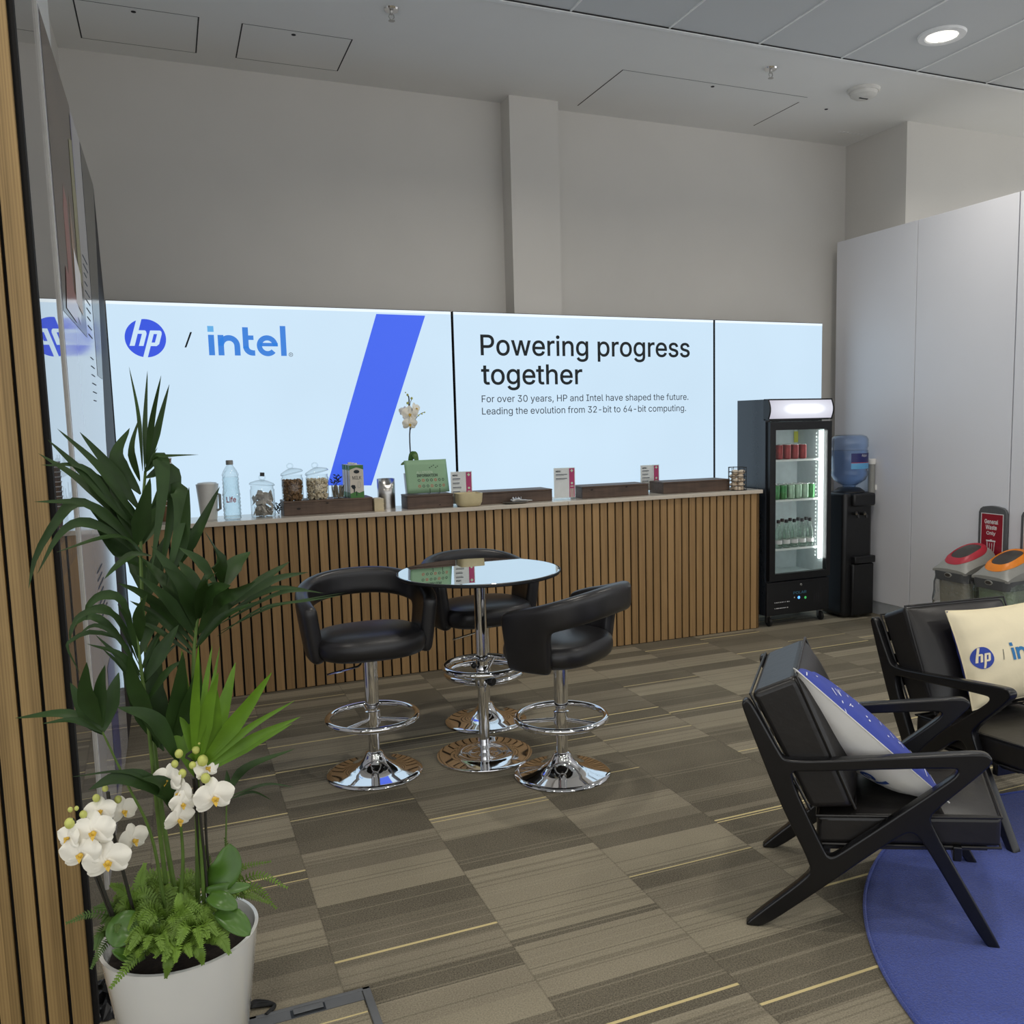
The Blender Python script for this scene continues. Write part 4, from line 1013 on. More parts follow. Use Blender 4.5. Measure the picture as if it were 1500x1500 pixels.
# glass jar builder
def jar(label, x, y, z, w, h, lidtilt, fill, lidz=0):
    t = thing('glass_jar', label, 'jar', (x, y, z), 0, 'lidded glass jars')
    r_ = w/2
    obj('jar_body', MB().lathe([(.001, .003), (r_*.95, 0), (r_, .006), (r_, h*.88), (r_*.93, h*.93), (r_*.93, h), (r_*.98, h+.004)], 36, cap1=False), M['jar_glass'], t)
    mb = MB().lathe([(r_*1.04, .0), (r_*1.06, .005), (r_*.96, .014), (r_*.5, .026), (.012, .032), (0, .032)], 36)
    L = obj('lid', mb, M['jar_glass'], t, loc=(0, 0, h+.006+lidz)); L.rotation_euler = (0, lidtilt, 0)
    rg = obj('lid_ring', MB().tube([(.017*math.cos(2*PI*i/20), 0, .046+.015*math.sin(2*PI*i/20)) for i in range(20)], .0035, 8, closed=True), M['jar_glass'], L)
    if fill == 'sachet':
        rr = random.Random(4); mb = MB()
        for i in range(90):
            a = rr.uniform(0, 6.28); d = r_*rr.uniform(.0, .90); m = Matrix.Translation((d*math.cos(a), d*math.sin(a), .012+rr.uniform(.0, h*.68))) @ Matrix.Rotation(rr.uniform(-1.2, 1.2), 4, 'X') @ Matrix.Rotation(rr.uniform(-1.5, 1.5), 4, 'Y') @ Matrix.Rotation(rr.uniform(0, 3), 4, 'Z')
            o_ = len(mb.v); mb.box(-.024, -.012, -.0015, .024, .012, .0015); mb.xf(m, o_)
        for v_ in mb.v:
            q_ = math.hypot(v_.x, v_.y); lim = r_*.9
            if q_ > lim: v_.x *= lim/q_; v_.y *= lim/q_
            v_.z = max(.004, min(h*.86, v_.z))
        f_ = obj('sachets', mb, M['sachet'], t, smooth=0); f_['kind'] = 'stuff'
        obj('lid_knob', MB().box(-.012, -.010, .052, .012, .010, .074), M['black_plastic'], L, smooth=0)
    else:
        rr = random.Random(len(label)); mb = MB(); s_ = .0150
        for k_ in range(int((h*.86)/(.017))):
            for i in range(64):
                a = rr.uniform(0, 6.28); d = (r_-.0095)*math.sqrt(rr.uniform(.3, 1))
                o_ = len(mb.v); q_ = s_*rr.uniform(.75, 1.1); mb.sphere((0, 0, 0), q_*.62, 6, 4, rr.uniform(.8, 1.2), rr.uniform(.8, 1.2), rr.uniform(.8, 1.1))
                mb.xf(Matrix.Translation((d*math.cos(a), d*math.sin(a), .012+k_*.017+rr.uniform(-.008, .008))) @ Matrix.Rotation(rr.uniform(0, 3), 4, 'X') @ Matrix.Rotation(rr.uniform(0, 3), 4, 'Y'), o_)
        f_ = obj('sugar_lumps', mb, M[fill], t, smooth=0); f_['kind'] = 'stuff'
    return t
ys = 5.56
jar('glass jar of paper sachets with a black lid knob, beside the clear bottle', cx(385, ys, 735), ys, ZK, cx(403, ys, 735)-cx(367, ys, 735), hgt(385, 712, ys), .08, 'sachet')
yj = Y1+.075
w_ = cx(444, yj, 715)-cx(412, yj, 715)
jar('glass jar of brown sugar lumps with a tilted glass lid', cx(428.5, yj, 715), yj, ZK+h1, w_, hgt(428, 696.5, yj)-h1, -.20, 'sugar_brown', .006)
jar('glass jar of white sugar lumps with a tilted glass lid', cx(465, yj, 715), yj, ZK+h1, w_*1.06, hgt(465, 695.5, yj)-h1, -.22, 'sugar_white', .007)
# small glass of sticks with a dark sprig
ysm = Y1+.075; sx_ = cx(495, ysm, 718)
t = thing('stick_glass', 'small glass of grey stirring sticks with a dark leafy sprig behind', 'glass', (sx_, ysm, ZK+h1)); hs = hgt(495, 710, ysm)-h1; rs_ = (cx(505, ysm, 718)-cx(486, ysm, 718))/2
obj('glass_body', MB().lathe([(.001, .003), (rs_*.95, 0), (rs_, .005), (rs_, hs)], 28, cap1=False), M['jar_glass'], t)
rr = random.Random(8); mb = MB()
for i in range(40):
    a = rr.uniform(0, 6.28); d = rs_*.85*math.sqrt(rr.random()); b_ = rr.uniform(-.18, .18)
    mb.tube([(d*math.cos(a), d*math.sin(a), .004), (max(-rs_*.9, min(rs_*.9, d*math.cos(a)+b_*hs)), d*math.sin(a), hs*rr.uniform(.8, 1.0))], .0026, 5)
q_ = obj('stirring_sticks', mb, M['stick'], t); q_['kind'] = 'stuff'
def sprig(name, par, base, tips, mat='dark_leaf', lw=.009, ll=.026):
    mb = MB(); rr = random.Random(2)
    for tp in tips:
        mb.tube([base, tuple((a+b)/2+rr.uniform(-.005, .005) for a, b in zip(base, tp)), tp], .0013, 5)
        for f_ in (.55, .7, .85, 1.0):
            p0 = Vector(base).lerp(Vector(tp), f_); s_ = 1 if int(f_*20) % 2 else -1
            d = Vector((s_*rr.uniform(.4, 1), rr.uniform(-.5, .5), rr.uniform(.2, .9))).normalized(); sd = d.cross(Vector((0, 1, 0))).normalized()
            mb.add([p0, p0+d*ll*.5+sd*lw*.5, p0+d*ll, p0+d*ll*.5-sd*lw*.5], [(0, 1, 2), (0, 2, 3)])
    return obj(name, mb, M[mat], par, smooth=0, solid=.0006)
sprig('leafy_sprig', t, (-.012, .03, hs*.7), [(-.025, .03, hs+.02), (.0, .03, hs+.055), (.022, .03, hs+.045), (.008, .035, hs+.03)])
t2 = thing('leafy_sprig', 'dark eucalyptus sprig lying between the sachet jar and the crate', 'sprig', (cx(407, 5.62, 722), 5.62, ZK))
sprig('twig', t2, (0, 0, .004), [(-.022, 0, .05), (.0, .01, .065), (.014, .0, .045), (-.012, .01, .03)])
# milk cartons, three in a row towards the wall
def carton(label, x, y):
    t = thing('milk_carton', label, 'carton', (x, y, ZK+h1), 0, 'milk cartons on the crate'); w = cw/2; d = .035
    body = obj('carton_body', MB().box(-w, -d, 0, w, d, chh), M['milk_body'], t, smooth=0, bevel=.0015)
    T = lambda u, v, w_=0: (u, -d-.0006-w_, v); L = lambda u, v, w_=0: (-w-.0006-w_, u, v)
    def mk(nm, vf, mat, TT=T, w_=.0): mb = MB(); flat(mb, vf, TT, w_); obj(nm, mb, M[mat], body, smooth=0)
    mk('green_band', join2(poly2((-w, chh*.86), (-w*.5, chh*.90), (0, chh*.93), (w*.5, chh*.90), (w, chh*.86), (w, chh), (-w, chh)), poly2((-w, 0), (w, 0), (w, chh*.20), (w*.3, chh*.15), (-w*.2, chh*.19), (-w, chh*.13))), 'milk_green')
    mk('green_band', join2(rect2(-d, chh*.84, d, chh), rect2(-d, 0, d, chh*.16)), 'milk_green', L)
    mk('brand_oval', disc2(0, chh*.80, w*.42, 24, chh*.055), 'ink', T, .0004)
    mk('lettering', fit(text2d('MILK', 1, .0), -w*.62, chh*.56, w*.66, chh*.67), 'trim_dark', T, .0004)
    mk('bottle_drawing', join2(ring2(w*.30, chh*.34, w*.16, w*.20, 180, 360, 10), rect2(w*.10, chh*.34, w*.14, chh*.44), rect2(w*.46, chh*.34, w*.50, chh*.44), poly2((w*.10, chh*.44), (w*.14, chh*.44), (w*.24, chh*.50), (w*.20, chh*.50)), poly2((w*.46, chh*.44), (w*.50, chh*.44), (w*.40, chh*.50), (w*.36, chh*.50))), 'grey_plastic', T, .0004)
    mk('cow_drawing', join2(poly2((-w*.9, chh*.36), (-w*.72, chh*.40), (-w*.3, chh*.39), (-w*.2, chh*.30), (-w*.5, chh*.26), (-w*.7, chh*.29)), poly2((-w*.5, chh*.26), (-w*.3, chh*.30), (-w*.36, chh*.18), (-w*.52, chh*.16)), rect2(-w*.16, chh*.06, -w*.04, chh*.2)), 'ink', T, .0004)
    obj('screw_cap', MB().lathe([(.012, chh), (.0125, chh+.002), (.0115, chh+.012), (0, chh+.012)], 20), M['white_plastic'], t)
ym = Y1+.045; cw = cx(531, ym, 705)-cx(511, ym, 705); chh = hgt(521, 681, ym)-h1; xm = cx(521, ym, 705)
for i in range(3): carton(('front milk carton with green bands and a cow, on the crate', 'middle milk carton of the row, behind the front one', 'rearmost milk carton of the row, against the blue stripe')[i], xm-.003*i, ym-.004+.0*i if i == 0 else ym+.072*i)
# napkin stack
xn0, xn1 = cx(543, 5.60, 738), cx(563, 5.52, 738)
t = thing('napkin_stack', 'pile of cream paper napkins tucked between the crate and steel holder', 'napkins', ((c1x1+.006+xn1-.01)/2, 5.53, ZK)); hn = hgt(555, 730, 5.49); wn_ = (xn1-.01-c1x1-.008)/2
rr = random.Random(1)
mb = MB()
for i in range(14): mb.box(-wn_, -.05+rr.uniform(-.001, .001), i*hn/14, wn_+rr.uniform(-.002, .001), .05, (i+.85)*hn/14)
obj('napkins', mb, M['cream'], t, smooth=0)
# steel utensil holder with a scooped front
yu = 5.64; xu = cx(566, yu, 725); ru = (cx(578.5, yu, 725)-cx(553.5, yu, 725))/2; hu = hgt(566, 701, yu)
t = thing('utensil_holder', 'brushed steel cylinder with a scooped rim beside the napkins', 'holder', (xu, yu, ZK))
vs = []; n = 40
for i in range(n):
    a = 2*PI*i/n; dip = .34*hu*max(0, math.cos(a+PI/2))**2*.55 if math.sin(a) < 0 else 0
    for z in (0, .004, hu*.5, hu-dip): vs.append((ru*math.cos(a), ru*math.sin(a), z))
mb = MB().add(vs, [(i*4+q, ((i+1) % n)*4+q, ((i+1) % n)*4+q+1, i*4+q+1) for i in range(n) for q in range(3)]+[tuple(i*4 for i in reversed(range(n)))])
obj('cylinder', mb, M['steel'], t, solid=.002)
obj('inner_sleeve', MB().lathe([(ru*.90, .01), (ru*.90, hu*.80)], 32, cap1=False), M['black_metal'], t)
# green leaflet on a wire easel
yl = 5.545; lx0, lx1 = cx(596, yl, 700), cx(661, yl, 700); lz = ZK+h2
lh = onY(630, 675, yl).z-lz
t = thing('information_leaflet', 'pale green leaflet lettered ALLERGEN INFORMATION standing on a small box', 'leaflet', ((lx0+lx1)/2, yl, lz)); hw_ = (lx1-lx0)/2
lean = lambda v: v*.14
def lpt(u, v, w=0):
    bow = .025*max(0, (u-hw_*.35)/(hw_*.65))**2; return (u-bow*.3-.03*v/lh*.3, lean(v)+bow-w, v+.006)
mb = MB(); nu, nv = 14, 6
mb.add([lpt(-hw_+2*hw_*i/nu, lh*j/nv) for i in range(nu+1) for j in range(nv+1)], [(i*(nv+1)+j, (i+1)*(nv+1)+j, (i+1)*(nv+1)+j+1, i*(nv+1)+j+1) for i in range(nu) for j in range(nv)])
cv_ = obj('cover', mb, M['mint'], t, solid=.002)
def lm(nm, vf, mat): mb = MB(); flat(mb, vf, lpt, .002); obj(nm, mb, M[mat], cv_, smooth=0)
lm('lettering', fit(text2d('ALLERGEN', 1, .01), -hw_*.50, lh*.585, hw_*.22, lh*.665), 'mint_light')
lm('lettering', fit(text2d('INFORMATION', 1, .035), -hw_*.50, lh*.485, hw_*.44, lh*.575), 'icon_dark')
for row in range(2):
    for i in range(7):
        lm('icon', ring2(-hw_*.42+i*hw_*.185, lh*(.385-.175*row), hw_*.035, hw_*.062, 0, 360, 14), 'icon_red' if (i+row) % 3 == 1 else 'icon_dark')
lm('leaf_emblem', join2(*[disc2(hw_*(.12+.09*i), lh*(.76+.035*(i % 3)), hw_*.035, 10, lh*.016) for i in range(5)]), 'icon_dark')
ea = thing('wire_easel', 'black wire easel holding up the green leaflet', 'easel', ((lx0+lx1)/2, yl, lz))
for u in (hw_*-.02, hw_*.42): obj('hook', MB().tube([(u, .045, .004), (u, -.012, .003), (u, -.020, .006), (u, -.020, .035)], .0018, 6), M['black_metal'], ea)
obj('back_strut', MB().tube([(-hw_*.0, .045, .004), (hw_*.2, lean(lh*.7)+.012, lh*.7), (hw_*.40, .045, .004)], .0018, 6), M['black_metal'], ea)
# menus in clear acrylic stands
def menu(label, px0, px1, pt, y, nl):
    x0, x1 = cx(px0, y, 710), cx(px1, y, 708); h = onY((px0+px1)/2, pt, y).z-ZK; w = (x1-x0)/2
    t = thing('menu_stand', label, 'menu', ((x0+x1)/2, y, ZK), 0, 'small menus along the counter')
    obj('acrylic_stand', MB().box(-w, -.002, 0, w, -.0008, h).box(-w, .0008, 0, w, .002, h).box(-w, -.022, 0, w, .022, .002), M['glass'], t, smooth=0)
    ps = obj('menu_sheet', MB().box(-w*.96, -.0006, .012, w*.96, .0006, h-.004), M['paper'], t, smooth=0)
    T = lambda u, v, w_=0: (u, -.0022-w_*1, v)
    def mk(nm, vf, mat, w_=0): mb = MB(); flat(mb, vf, T, w_); obj(nm, mb, M[mat], ps, smooth=0)
    mk('pink_strip', rect2(w*.42, .014, w*.90, h-.008), 'magenta')
    mk('heading', fit(text2d('MENU', 1, .03), -w*.80, h*.855, -w*.34, h*.905), 'ink')
    mk('printed_lines', bars(-w*.80, h*.79, w*1.05, nl, h*.125, h*.022, nl), 'ink_soft')
    mk('printed_lines', bars(-w*.80, h*.75, w*.9, nl, h*.125, h*.010, nl+3), 'grey_plastic')
    mk('strip_badge', poly2((w*.66, h*.84), (w*.80, h*.89), (w*.66, h*.94), (w*.52, h*.89)), 'mint_light', .0004)
    mk('strip_badge', ring2(w*.66, h*.50, 0, w*.10, 0, 360, 14), 'mint_light', .0004)
    mk('strip_print', join2(rect2(w*.52, h*.39, w*.80, h*.42), *[rect2(w*.50+i*w*.09, h*.06, w*.54+i*w*.09, h*.34) for i in range(4)]), 'mint_light', .0004)
menu('menu stand behind the ivory bowl, beside the green leaflet', 660, 692, 690, 5.53, 4)
menu('menu stand in the middle of the counter, fully in view', 811, 843, 684.5, 5.52, 2)
menu('menu stand before the plain light box, partly behind a wooden box', 938, 966, 680.5, 5.722, 4)
# ivory bowl
yb = 5.455; xb = cx(686, yb, 730); wb_ = (cx(704, yb, 730)-cx(668, yb, 730))/2; hb_ = hgt(686, 722, yb)
t = thing('ivory_bowl', 'square ivory bowl with rounded base in front of the first menu', 'bowl', (xb, yb, ZK))
def sq(w, z, e=.32, n=40): return [(w*math.copysign(abs(math.cos(2*PI*i/n))**e, math.cos(2*PI*i/n)), .85*w*math.copysign(abs(math.sin(2*PI*i/n))**e, math.sin(2*PI*i/n)), z) for i in range(n)]
L_ = [sq(wb_*.70, 0, .6), sq(wb_*.86, .006, .5), sq(wb_*.96, hb_*.35, .38), sq(wb_, hb_, .32), sq(wb_*.94, hb_, .32), sq(wb_*.9, hb_*.4, .38), sq(wb_*.7, .012, .6)]
n = 40; vs = sum(L_, []); fs = [(q*n+i, q*n+(i+1) % n, (q+1)*n+(i+1) % n, (q+1)*n+i) for q in range(len(L_)-1) for i in range(n)]+[tuple(reversed(range(n))), tuple((len(L_)-1)*n+i for i in range(n))]
obj('bowl', MB().add(vs, fs), M['ivory'], t, smooth=50)
# saucer with tongs
yt = 5.42; xt = cx(757, yt, 737)
t = thing('saucer', 'small steel saucer in front of a long wooden box, under the tongs', 'saucer', (xt, yt+.025, ZK)); rs2 = (cx(775, yt, 737)-cx(737, yt, 737))/2
obj('dish', MB().lathe([(rs2*.5, 0), (rs2*.9, .005), (rs2, .011), (rs2*.95, .0115), (rs2*.5, .005), (0, .004)], 36, sy=.62), M['steel'], t)
t = thing('serving_tongs', 'crumpled silver serving tongs lying across the steel saucer', 'tongs', (xt, yt+.025, ZK+.006))
for s_ in (-1, 1): obj('arm', MB().tube([(-.03, s_*.012, .014), (.0, s_*.02, .020), (.04, s_*.014, .014), (.088, s_*.006, .010), (.115, s_*.004, .008)], [.004, .006, .005, .0045, .004], 8), M['steel'], t)
mb = MB()
for i in range(11): mb.tube([(-.026+.006*i, -.022+.003*(i % 3), .008), (-.022+.006*i, -.004, .030+.004*math.sin(i*2)), (-.018+.006*i, .020, .010)], .0028, 6)
obj('grip_head', mb, M['chrome'], t)
# wire basket with pale pods
yw = 5.47; xw = cx(1080, yw, 710); rw = (cx(1091, yw, 700)-cx(1069, yw, 700))/2; hw2 = hgt(1080, 684, yw)
t = thing('wire_basket', 'black wire cylinder basket of pale pods at the counter end', 'basket', (xw, yw, ZK))
mb = MB()
for i in range(6): mb.torus((0, 0, .002+(hw2-.004)*i/5), rw, .0022, 28, 6)
for i in range(9):
    a = 2*PI*i/9; mb.tube([(rw*math.cos(a), rw*math.sin(a), 0), (rw*math.cos(a), rw*math.sin(a), hw2)], .0021, 6)
for a in (0, PI/2): mb.tube([(-rw*math.cos(a), -rw*math.sin(a), .002), (rw*math.cos(a), rw*math.sin(a), .002)], .0013, 6)
obj('wire_cage', mb, M['black_metal'], t)
pod0 = None; k_ = 0
for lay in range(5):
    for i in range(3):
        a = 2*PI*i/3+lay*.9; loc = (xw+rw*.46*math.cos(a), yw+rw*.46*math.sin(a), ZK+.012+lay*(hw2-.02)/5)
        if pod0 is None:
            pod0 = obj('coffee_pod', MB().sphere((0, 0, 0), rw*.43, 14, 8, 1, 1, .62), M['pod'], None); pod0.location = loc
            tag(pod0, 'pale round pod heaped inside the black wire basket', 'pod', 'pods in the wire basket')
        else:
            c = pod0.copy(); COL.objects.link(c); c.location = loc
        k_ += 1
# kraft cup tower behind the palm
yk = 5.60; xk = cx(241, yk, 700); rk = (cx(254, yk, 680)-cx(229, yk, 680))/2; hk = hgt(241, 671, yk)
NC = 11; dz = (hk-.095)/(NC-1)
cup0 = thing('paper_cup', 'kraft paper cup with pale rim in the tall stack behind the palm', 'cup', (xk, yk, ZK), 0, 'stacked kraft cups behind the palm')
obj('cup_body', MB().lathe([(rk*.68, .001), (rk*.97, .092), (rk*.95, .093), (rk*.66, .004), (0, .004)], 28), M['kraft'], cup0)
obj('cup_rim', MB().torus((0, 0, .093), rk*.965, .0028, 28, 8), M['paper'], cup0)
for i in range(1, NC): dup(cup0, (xk, yk, ZK+i*dz), 0)

# ================================================================== RUG, CHAIRS, CUSHIONS
rug = thing('round_rug', 'large round blue rug under the black armchairs', 'rug', (2.874, 1.26, 0))
obj('pile', MB().lathe([(0, .0), (1.262, 0), (1.27, .002), (1.258, .007), (1.235, .008), (0, .008)], 128), M['rug'], rug, smooth=50)
obj('bound_edge', MB().torus((0, 0, .005), 1.268, .0055, 128, 8), M['rug'], rug)
ZR = .014
def chaikin(p, it=2):
    for _ in range(it):
        q = []
        for a, b in zip(p, p[1:]+p[:1]):
            q += [(a[0]*.8+b[0]*.2, a[1]*.8+b[1]*.2), (a[0]*.2+b[0]*.8, a[1]*.2+b[1]*.8)]
        p = q
    return p
OUTER = [(-.044, .690), (-.041, .706), (-.030, .712), (-.016, .702), (.066, .552), (.082, .533), (.158, .533), (.589, .583), (.634, .585), (.652, .574), (.650, .552), (.500, .404), (.488, .372), (.690, .010), (.690, 0), (.655, 0), (.479, .303), (.45, .336), (.422, .334), (.318, .249), (.187, .136), (.022, 0), (-.028, 0), (-.028, .010), (.150, .172), (.163, .205), (.067, .400)]
HOLE = [(.086, .499), (.158, .503), (.553, .540), (.566, .530), (.548, .504), (.250, .260), (.218, .238), (.200, .250)]
def frame_mesh():
    cu = bpy.data.curves.new('profile', 'CURVE'); cu.dimensions = '2D'; cu.fill_mode = 'BOTH'; cu.extrude = .0125; cu.bevel_depth = .0055; cu.bevel_resolution = 2; cu.offset = -.0045
    for pl in (chaikin(OUTER), chaikin(HOLE)):
        s = cu.splines.new('POLY'); s.points.add(len(pl)-1); s.use_cyclic_u = True
        for k, (a, b) in zip(s.points, pl): k.co = (a, b, 0, 1)
    o = bpy.data.objects.new('profile', cu); COL.objects.link(o); dg = bpy.context.evaluated_depsgraph_get(); dg.update()
    me = bpy.data.meshes.new_from_object(o.evaluated_get(dg)); bpy.data.objects.remove(o)
    me.transform(Matrix.Rotation(PI/2, 4, 'X')); me.materials.clear(); me.materials.append(M['black_lacquer'])
    me.polygons.foreach_set('use_smooth', [True]*len(me.polygons)); me.set_sharp_from_angle(angle=math.radians(40)); me.name = 'side_frame'
    return me
FRAME = frame_mesh()
CW = .56
def make_chair(label, x, y, yaw, sh=.095):
    t = thing('armchair', label, 'armchair', (x, y, 0), yaw, 'black armchairs on the rug')
    for n_ in (.018, CW-.018):
        o = link('side_frame', FRAME, t); o.location = (sh*n_, n_, 0)
    q = lambda s0, z0, s1, z1: MB().prism([(s0, z0), (s1, z0), (s1, z1), (s0, z1)], lambda u, v, w: (u+sh*w, w, v), .03, CW-.03)
    obj('seat_rail', q(.560, .245, .585, .290), M['black_lacquer'], t, smooth=0, bevel=.004)
    obj('seat_rail', q(.190, .205, .215, .245), M['black_lacquer'], t, smooth=0, bevel=.004)
    for a in range(4):
        s_ = -.012+.040*a; z_ = .63-.085*a
        obj('back_slat', q(s_-.008, z_-.02, s_+.006, z_+.02), M['black_lacquer'], t, smooth=0, bevel=.004)
    mb = MB().prism([(.19, .243), (.655, .278), (.655, .288), (.19, .253)], lambda u, v, w: (u+sh*w, w, v), .05, CW-.05); obj('seat_board', mb, M['black_leather'], t, smooth=0)
    def cushion(name, P4, n0, n1, puff, par_ax):
        # P4: side profile corners (lower rear, lower front, upper front, upper rear); rounded, slightly domed
        a, b, c, d = [Vector((p[0], p[1])) for p in P4]; NU, NV, NW = 14, 6, 14; mb = MB(); idx = {}; vs = []; fs = []
        def pos(i, j, k):
            u, v, w_ = i/NU, j/NV, k/NW
            p = a.lerp(b, u).lerp(d.lerp(c, u), v)
            y_ = n0+(n1-n0)*w_
            ctr = a.lerp(b, .5).lerp(d.lerp(c, .5), v)
            nrm = ((d+c)-(a+b)).normalized()
            dome = puff*(1-(2*u-1)**4)*(1-(2*w_-1)**4)*(1 if j == NV else (.25 if j == 0 else 0))
            p = p+nrm*dome
            return (p.x+sh*y_, y_, p.y)
        def vid(i, j, k):
            key = (i, j, k)
            if key not in idx: idx[key] = len(vs); vs.append(pos(i, j, k))
            return idx[key]
        for i in range(NU):
            for k in range(NW):
                for j in (0, NV): fs.append((vid(i, j, k), vid(i+1, j, k), vid(i+1, j, k+1), vid(i, j, k+1)))
        for j in range(NV):
            for k in range(NW):
                for i in (0, NU): fs.append((vid(i, j, k), vid(i, j+1, k), vid(i, j+1, k+1), vid(i, j, k+1)))
            for i in range(NU):
                for k in (0, NW): fs.append((vid(i, j, k), vid(i+1, j, k), vid(i+1, j+1, k), vid(i, j+1, k)))
        mb.add(vs, fs); o = obj(name, mb, M['chair_leather'], t, smooth=50, bevel=.020, seg=4)
        pm = MB()
        for j in (0, NV):
            ring = [pos(i, j, 0) for i in range(NU)]+[pos(NU, j, k) for k in range(NW)]+[pos(i, j, NW) for i in range(NU, 0, -1)]+[pos(0, j, k) for k in range(NW, 0, -1)]
            pm.tube(ring, .0042, 6, closed=True)
        obj('piping', pm, M['chair_leather'], o)
    cushion('seat_cushion', ((.175, .262), (.690, .292), (.690, .384), (.175, .350)), .042, CW-.042, .014, 0)
    # back cushion leans on the posts
    cushion('back_cushion', ((-.022, .722), (.155, .372), (.285, .385), (.112, .782)), .034, CW-.038, .038, 0)
    return t
A1 = math.atan2(-.588, .809)
make_chair('black leather armchair with sculpted wooden frame in the right foreground, seen from its side', 1.554, 2.161, A1)
make_chair('black leather armchair with a cream logo cushion, cut by the right picture edge', 2.637, 2.835, math.radians(-90.5))
def on_chair(x, y, yaw):
    d = Vector((math.cos(yaw), math.sin(yaw), 0)); n = Vector((-d.y, d.x, 0)); o = Vector((x, y, 0))
    return lambda s, k, z: o+d*s+n*k+Vector((0, 0, z))
def pillow(label, ctr, eu, ev, w, h, T, mat, marks, tb=1.0):
    eu = eu.normalized(); nn = eu.cross(ev).normalized(); ev = nn.cross(eu).normalized()
    mtx = Matrix((eu, ev, nn)).transposed().to_4x4(); mtx.translation = ctr
    t = bpy.data.objects.new('throw_cushion', None); COL.objects.link(t); t.empty_display_size = .1; t.location = ctr; t.rotation_euler = mtx.to_euler(); tag(t, label, 'cushion', 'printed throw cushions')
    rr = random.Random(len(label))
    def surf(u, v, side=1, dz=0):
        a, b = 2*u/w, 2*v/h; a = max(-1, min(1, a)); b = max(-1, min(1, b))
        q_ = max(0, (1-a*a)*(1-b*b)); z = (T if side > 0 else T*tb)*q_**.5
        z += .006*math.sin(9*a+3*b)*q_**.5*(a*a+b*b)*.7+.004*math.sin(17*b-6*a)*q_**.4*(a*a)
        uu = u*(1-.055*(1-b*b)); vv = v*(1-.075*(1-a*a))
        return (uu, vv, side*z+dz)
    N = 36
    for side, nm in ((1, 'front_cover'), (-1, 'back_cover')):
        mb = MB(); mb.add([surf(-w/2+w*i/N, -h/2+h*j/N, side) for i in range(N+1) for j in range(N+1)], [(i*(N+1)+j, (i+1)*(N+1)+j, (i+1)*(N+1)+j+1, i*(N+1)+j+1) for i in range(N) for j in range(N)])
        fc = obj(nm, mb, M[mat] if side == 1 else M['cloth_blue'], t, smooth=80)
        if side == 1:
            for name, vf, m in marks:
                dv = dense(vf, .02); mb = MB(); mb.add([surf(u, v, 1, .0045 if name.endswith('letters') else .0022) for u, v in dv[0]], dv[1]); obj(name, mb, M[m], fc, smooth=60)
        else:
            dd = []
            for _ in range(90):
                u, v = rr.uniform(-.47, .47)*w, rr.uniform(-.46, .46)*h
                if rr.random() < .5: dd.append(disc2(u, v, .004, 8))
                else:
                    a = rr.uniform(.6, 1.5); l = rr.uniform(.012, .04); dd.append(poly2((u, v), (u+.004, v-.002), (u+l*math.cos(a), v+l*math.sin(a)), (u+l*math.cos(a)-.003, v+l*math.sin(a)+.002)))
            mb = MB(); mb.add([surf(max(-w/2, min(w/2, u)), max(-h/2, min(h/2, v)), -1, -.0022) for u, v in join2(*dd)[0]], join2(*dd)[1]); q_ = obj('pale_flecks', mb, M['cloth_mark'], fc, smooth=0); q_['kind'] = 'stuff'
    ring = [surf(-w/2+w*i/20, -h/2) for i in range(20)]+[surf(w/2, -h/2+h*i/20) for i in range(20)]+[surf(w/2-w*i/20, h/2) for i in range(20)]+[surf(-w/2, h/2-h*i/20) for i in range(20)]
    obj('seam', MB().tube(ring, .0025, 6, closed=True), M[mat], t)
    return t
def logo_marks(hx_, R, z0, hgt_, ix_, word, so=1.75):
    b, d_, xe_ = word_i_n_t_e_l(ix_, z0-hgt_*.40, hgt_)
    L = [('round_logo', disc2(hx_, z0, R, 40), 'cloth_logo'), ('slash', poly2((hx_+R*so, z0-R*.5), (hx_+R*(so+.06), z0-R*.5), (hx_+R*(so+.27), z0+R*.5), (hx_+R*(so+.21), z0+R*.5)), 'ink'),
         ('blue_word', b, word), ('dot', d_, 'lb_cyan' if False else 'cloth_word'), ('registered_mark', ring2(xe_+.014, z0-hgt_*.35, .004, .0055, 0, 360, 12), word)]
    return L, hp_letters(hx_, z0, R*.94)
# cushion in the second chair
ch2 = on_chair(2.637, 2.835, math.radians(-90.5))
TL, BL, TR = ch2(.205, .140, .765), ch2(.350, .112, .405), ch2(.205, .690, .765)
w, h = (TR-TL).length, (TL-BL).length
mk_, hp_ = logo_marks(-.218, .043, -.008, .072, -.088, 'cloth_word', 1.9)
mk_ = mk_+[('round_logo_letters', hp_, 'cushion_cream')]
def pillow_marks(t, L): pass
pillow('cream cushion printed with round logo and blue word in the right-hand armchair', (TL+BL)/2+(TR-TL)/2+Vector((0, -.03, .01)), TR-TL, TL-BL, w, h, .085, 'cushion_cream', mk_)
# cushion leaning in the first chair, blue side up and forward, printed side to the back
ch1 = on_chair(1.554, 2.161, A1)
a_, b_ = ch1(.115, .055, .775), ch1(.540, .055, .405)
e2 = (ch1(-.10, .97, -.18)-ch1(0, 0, 0)).normalized()
w, h = (b_-a_).length*1.03, .43
mk_, hp_ = logo_marks(-.14, .038, .115, .070, -.03, 'cloth_navy')
mk_ = [m for m in mk_ if m[0] in ('blue_word', 'dot', 'registered_mark')]
pillow('white cushion with blue flecked reverse leaning in the foreground armchair', (a_+b_)/2+e2*h*.5+Vector((0, 0, .02)), b_-a_, -e2, w, h, .125, 'cushion', mk_, .45)
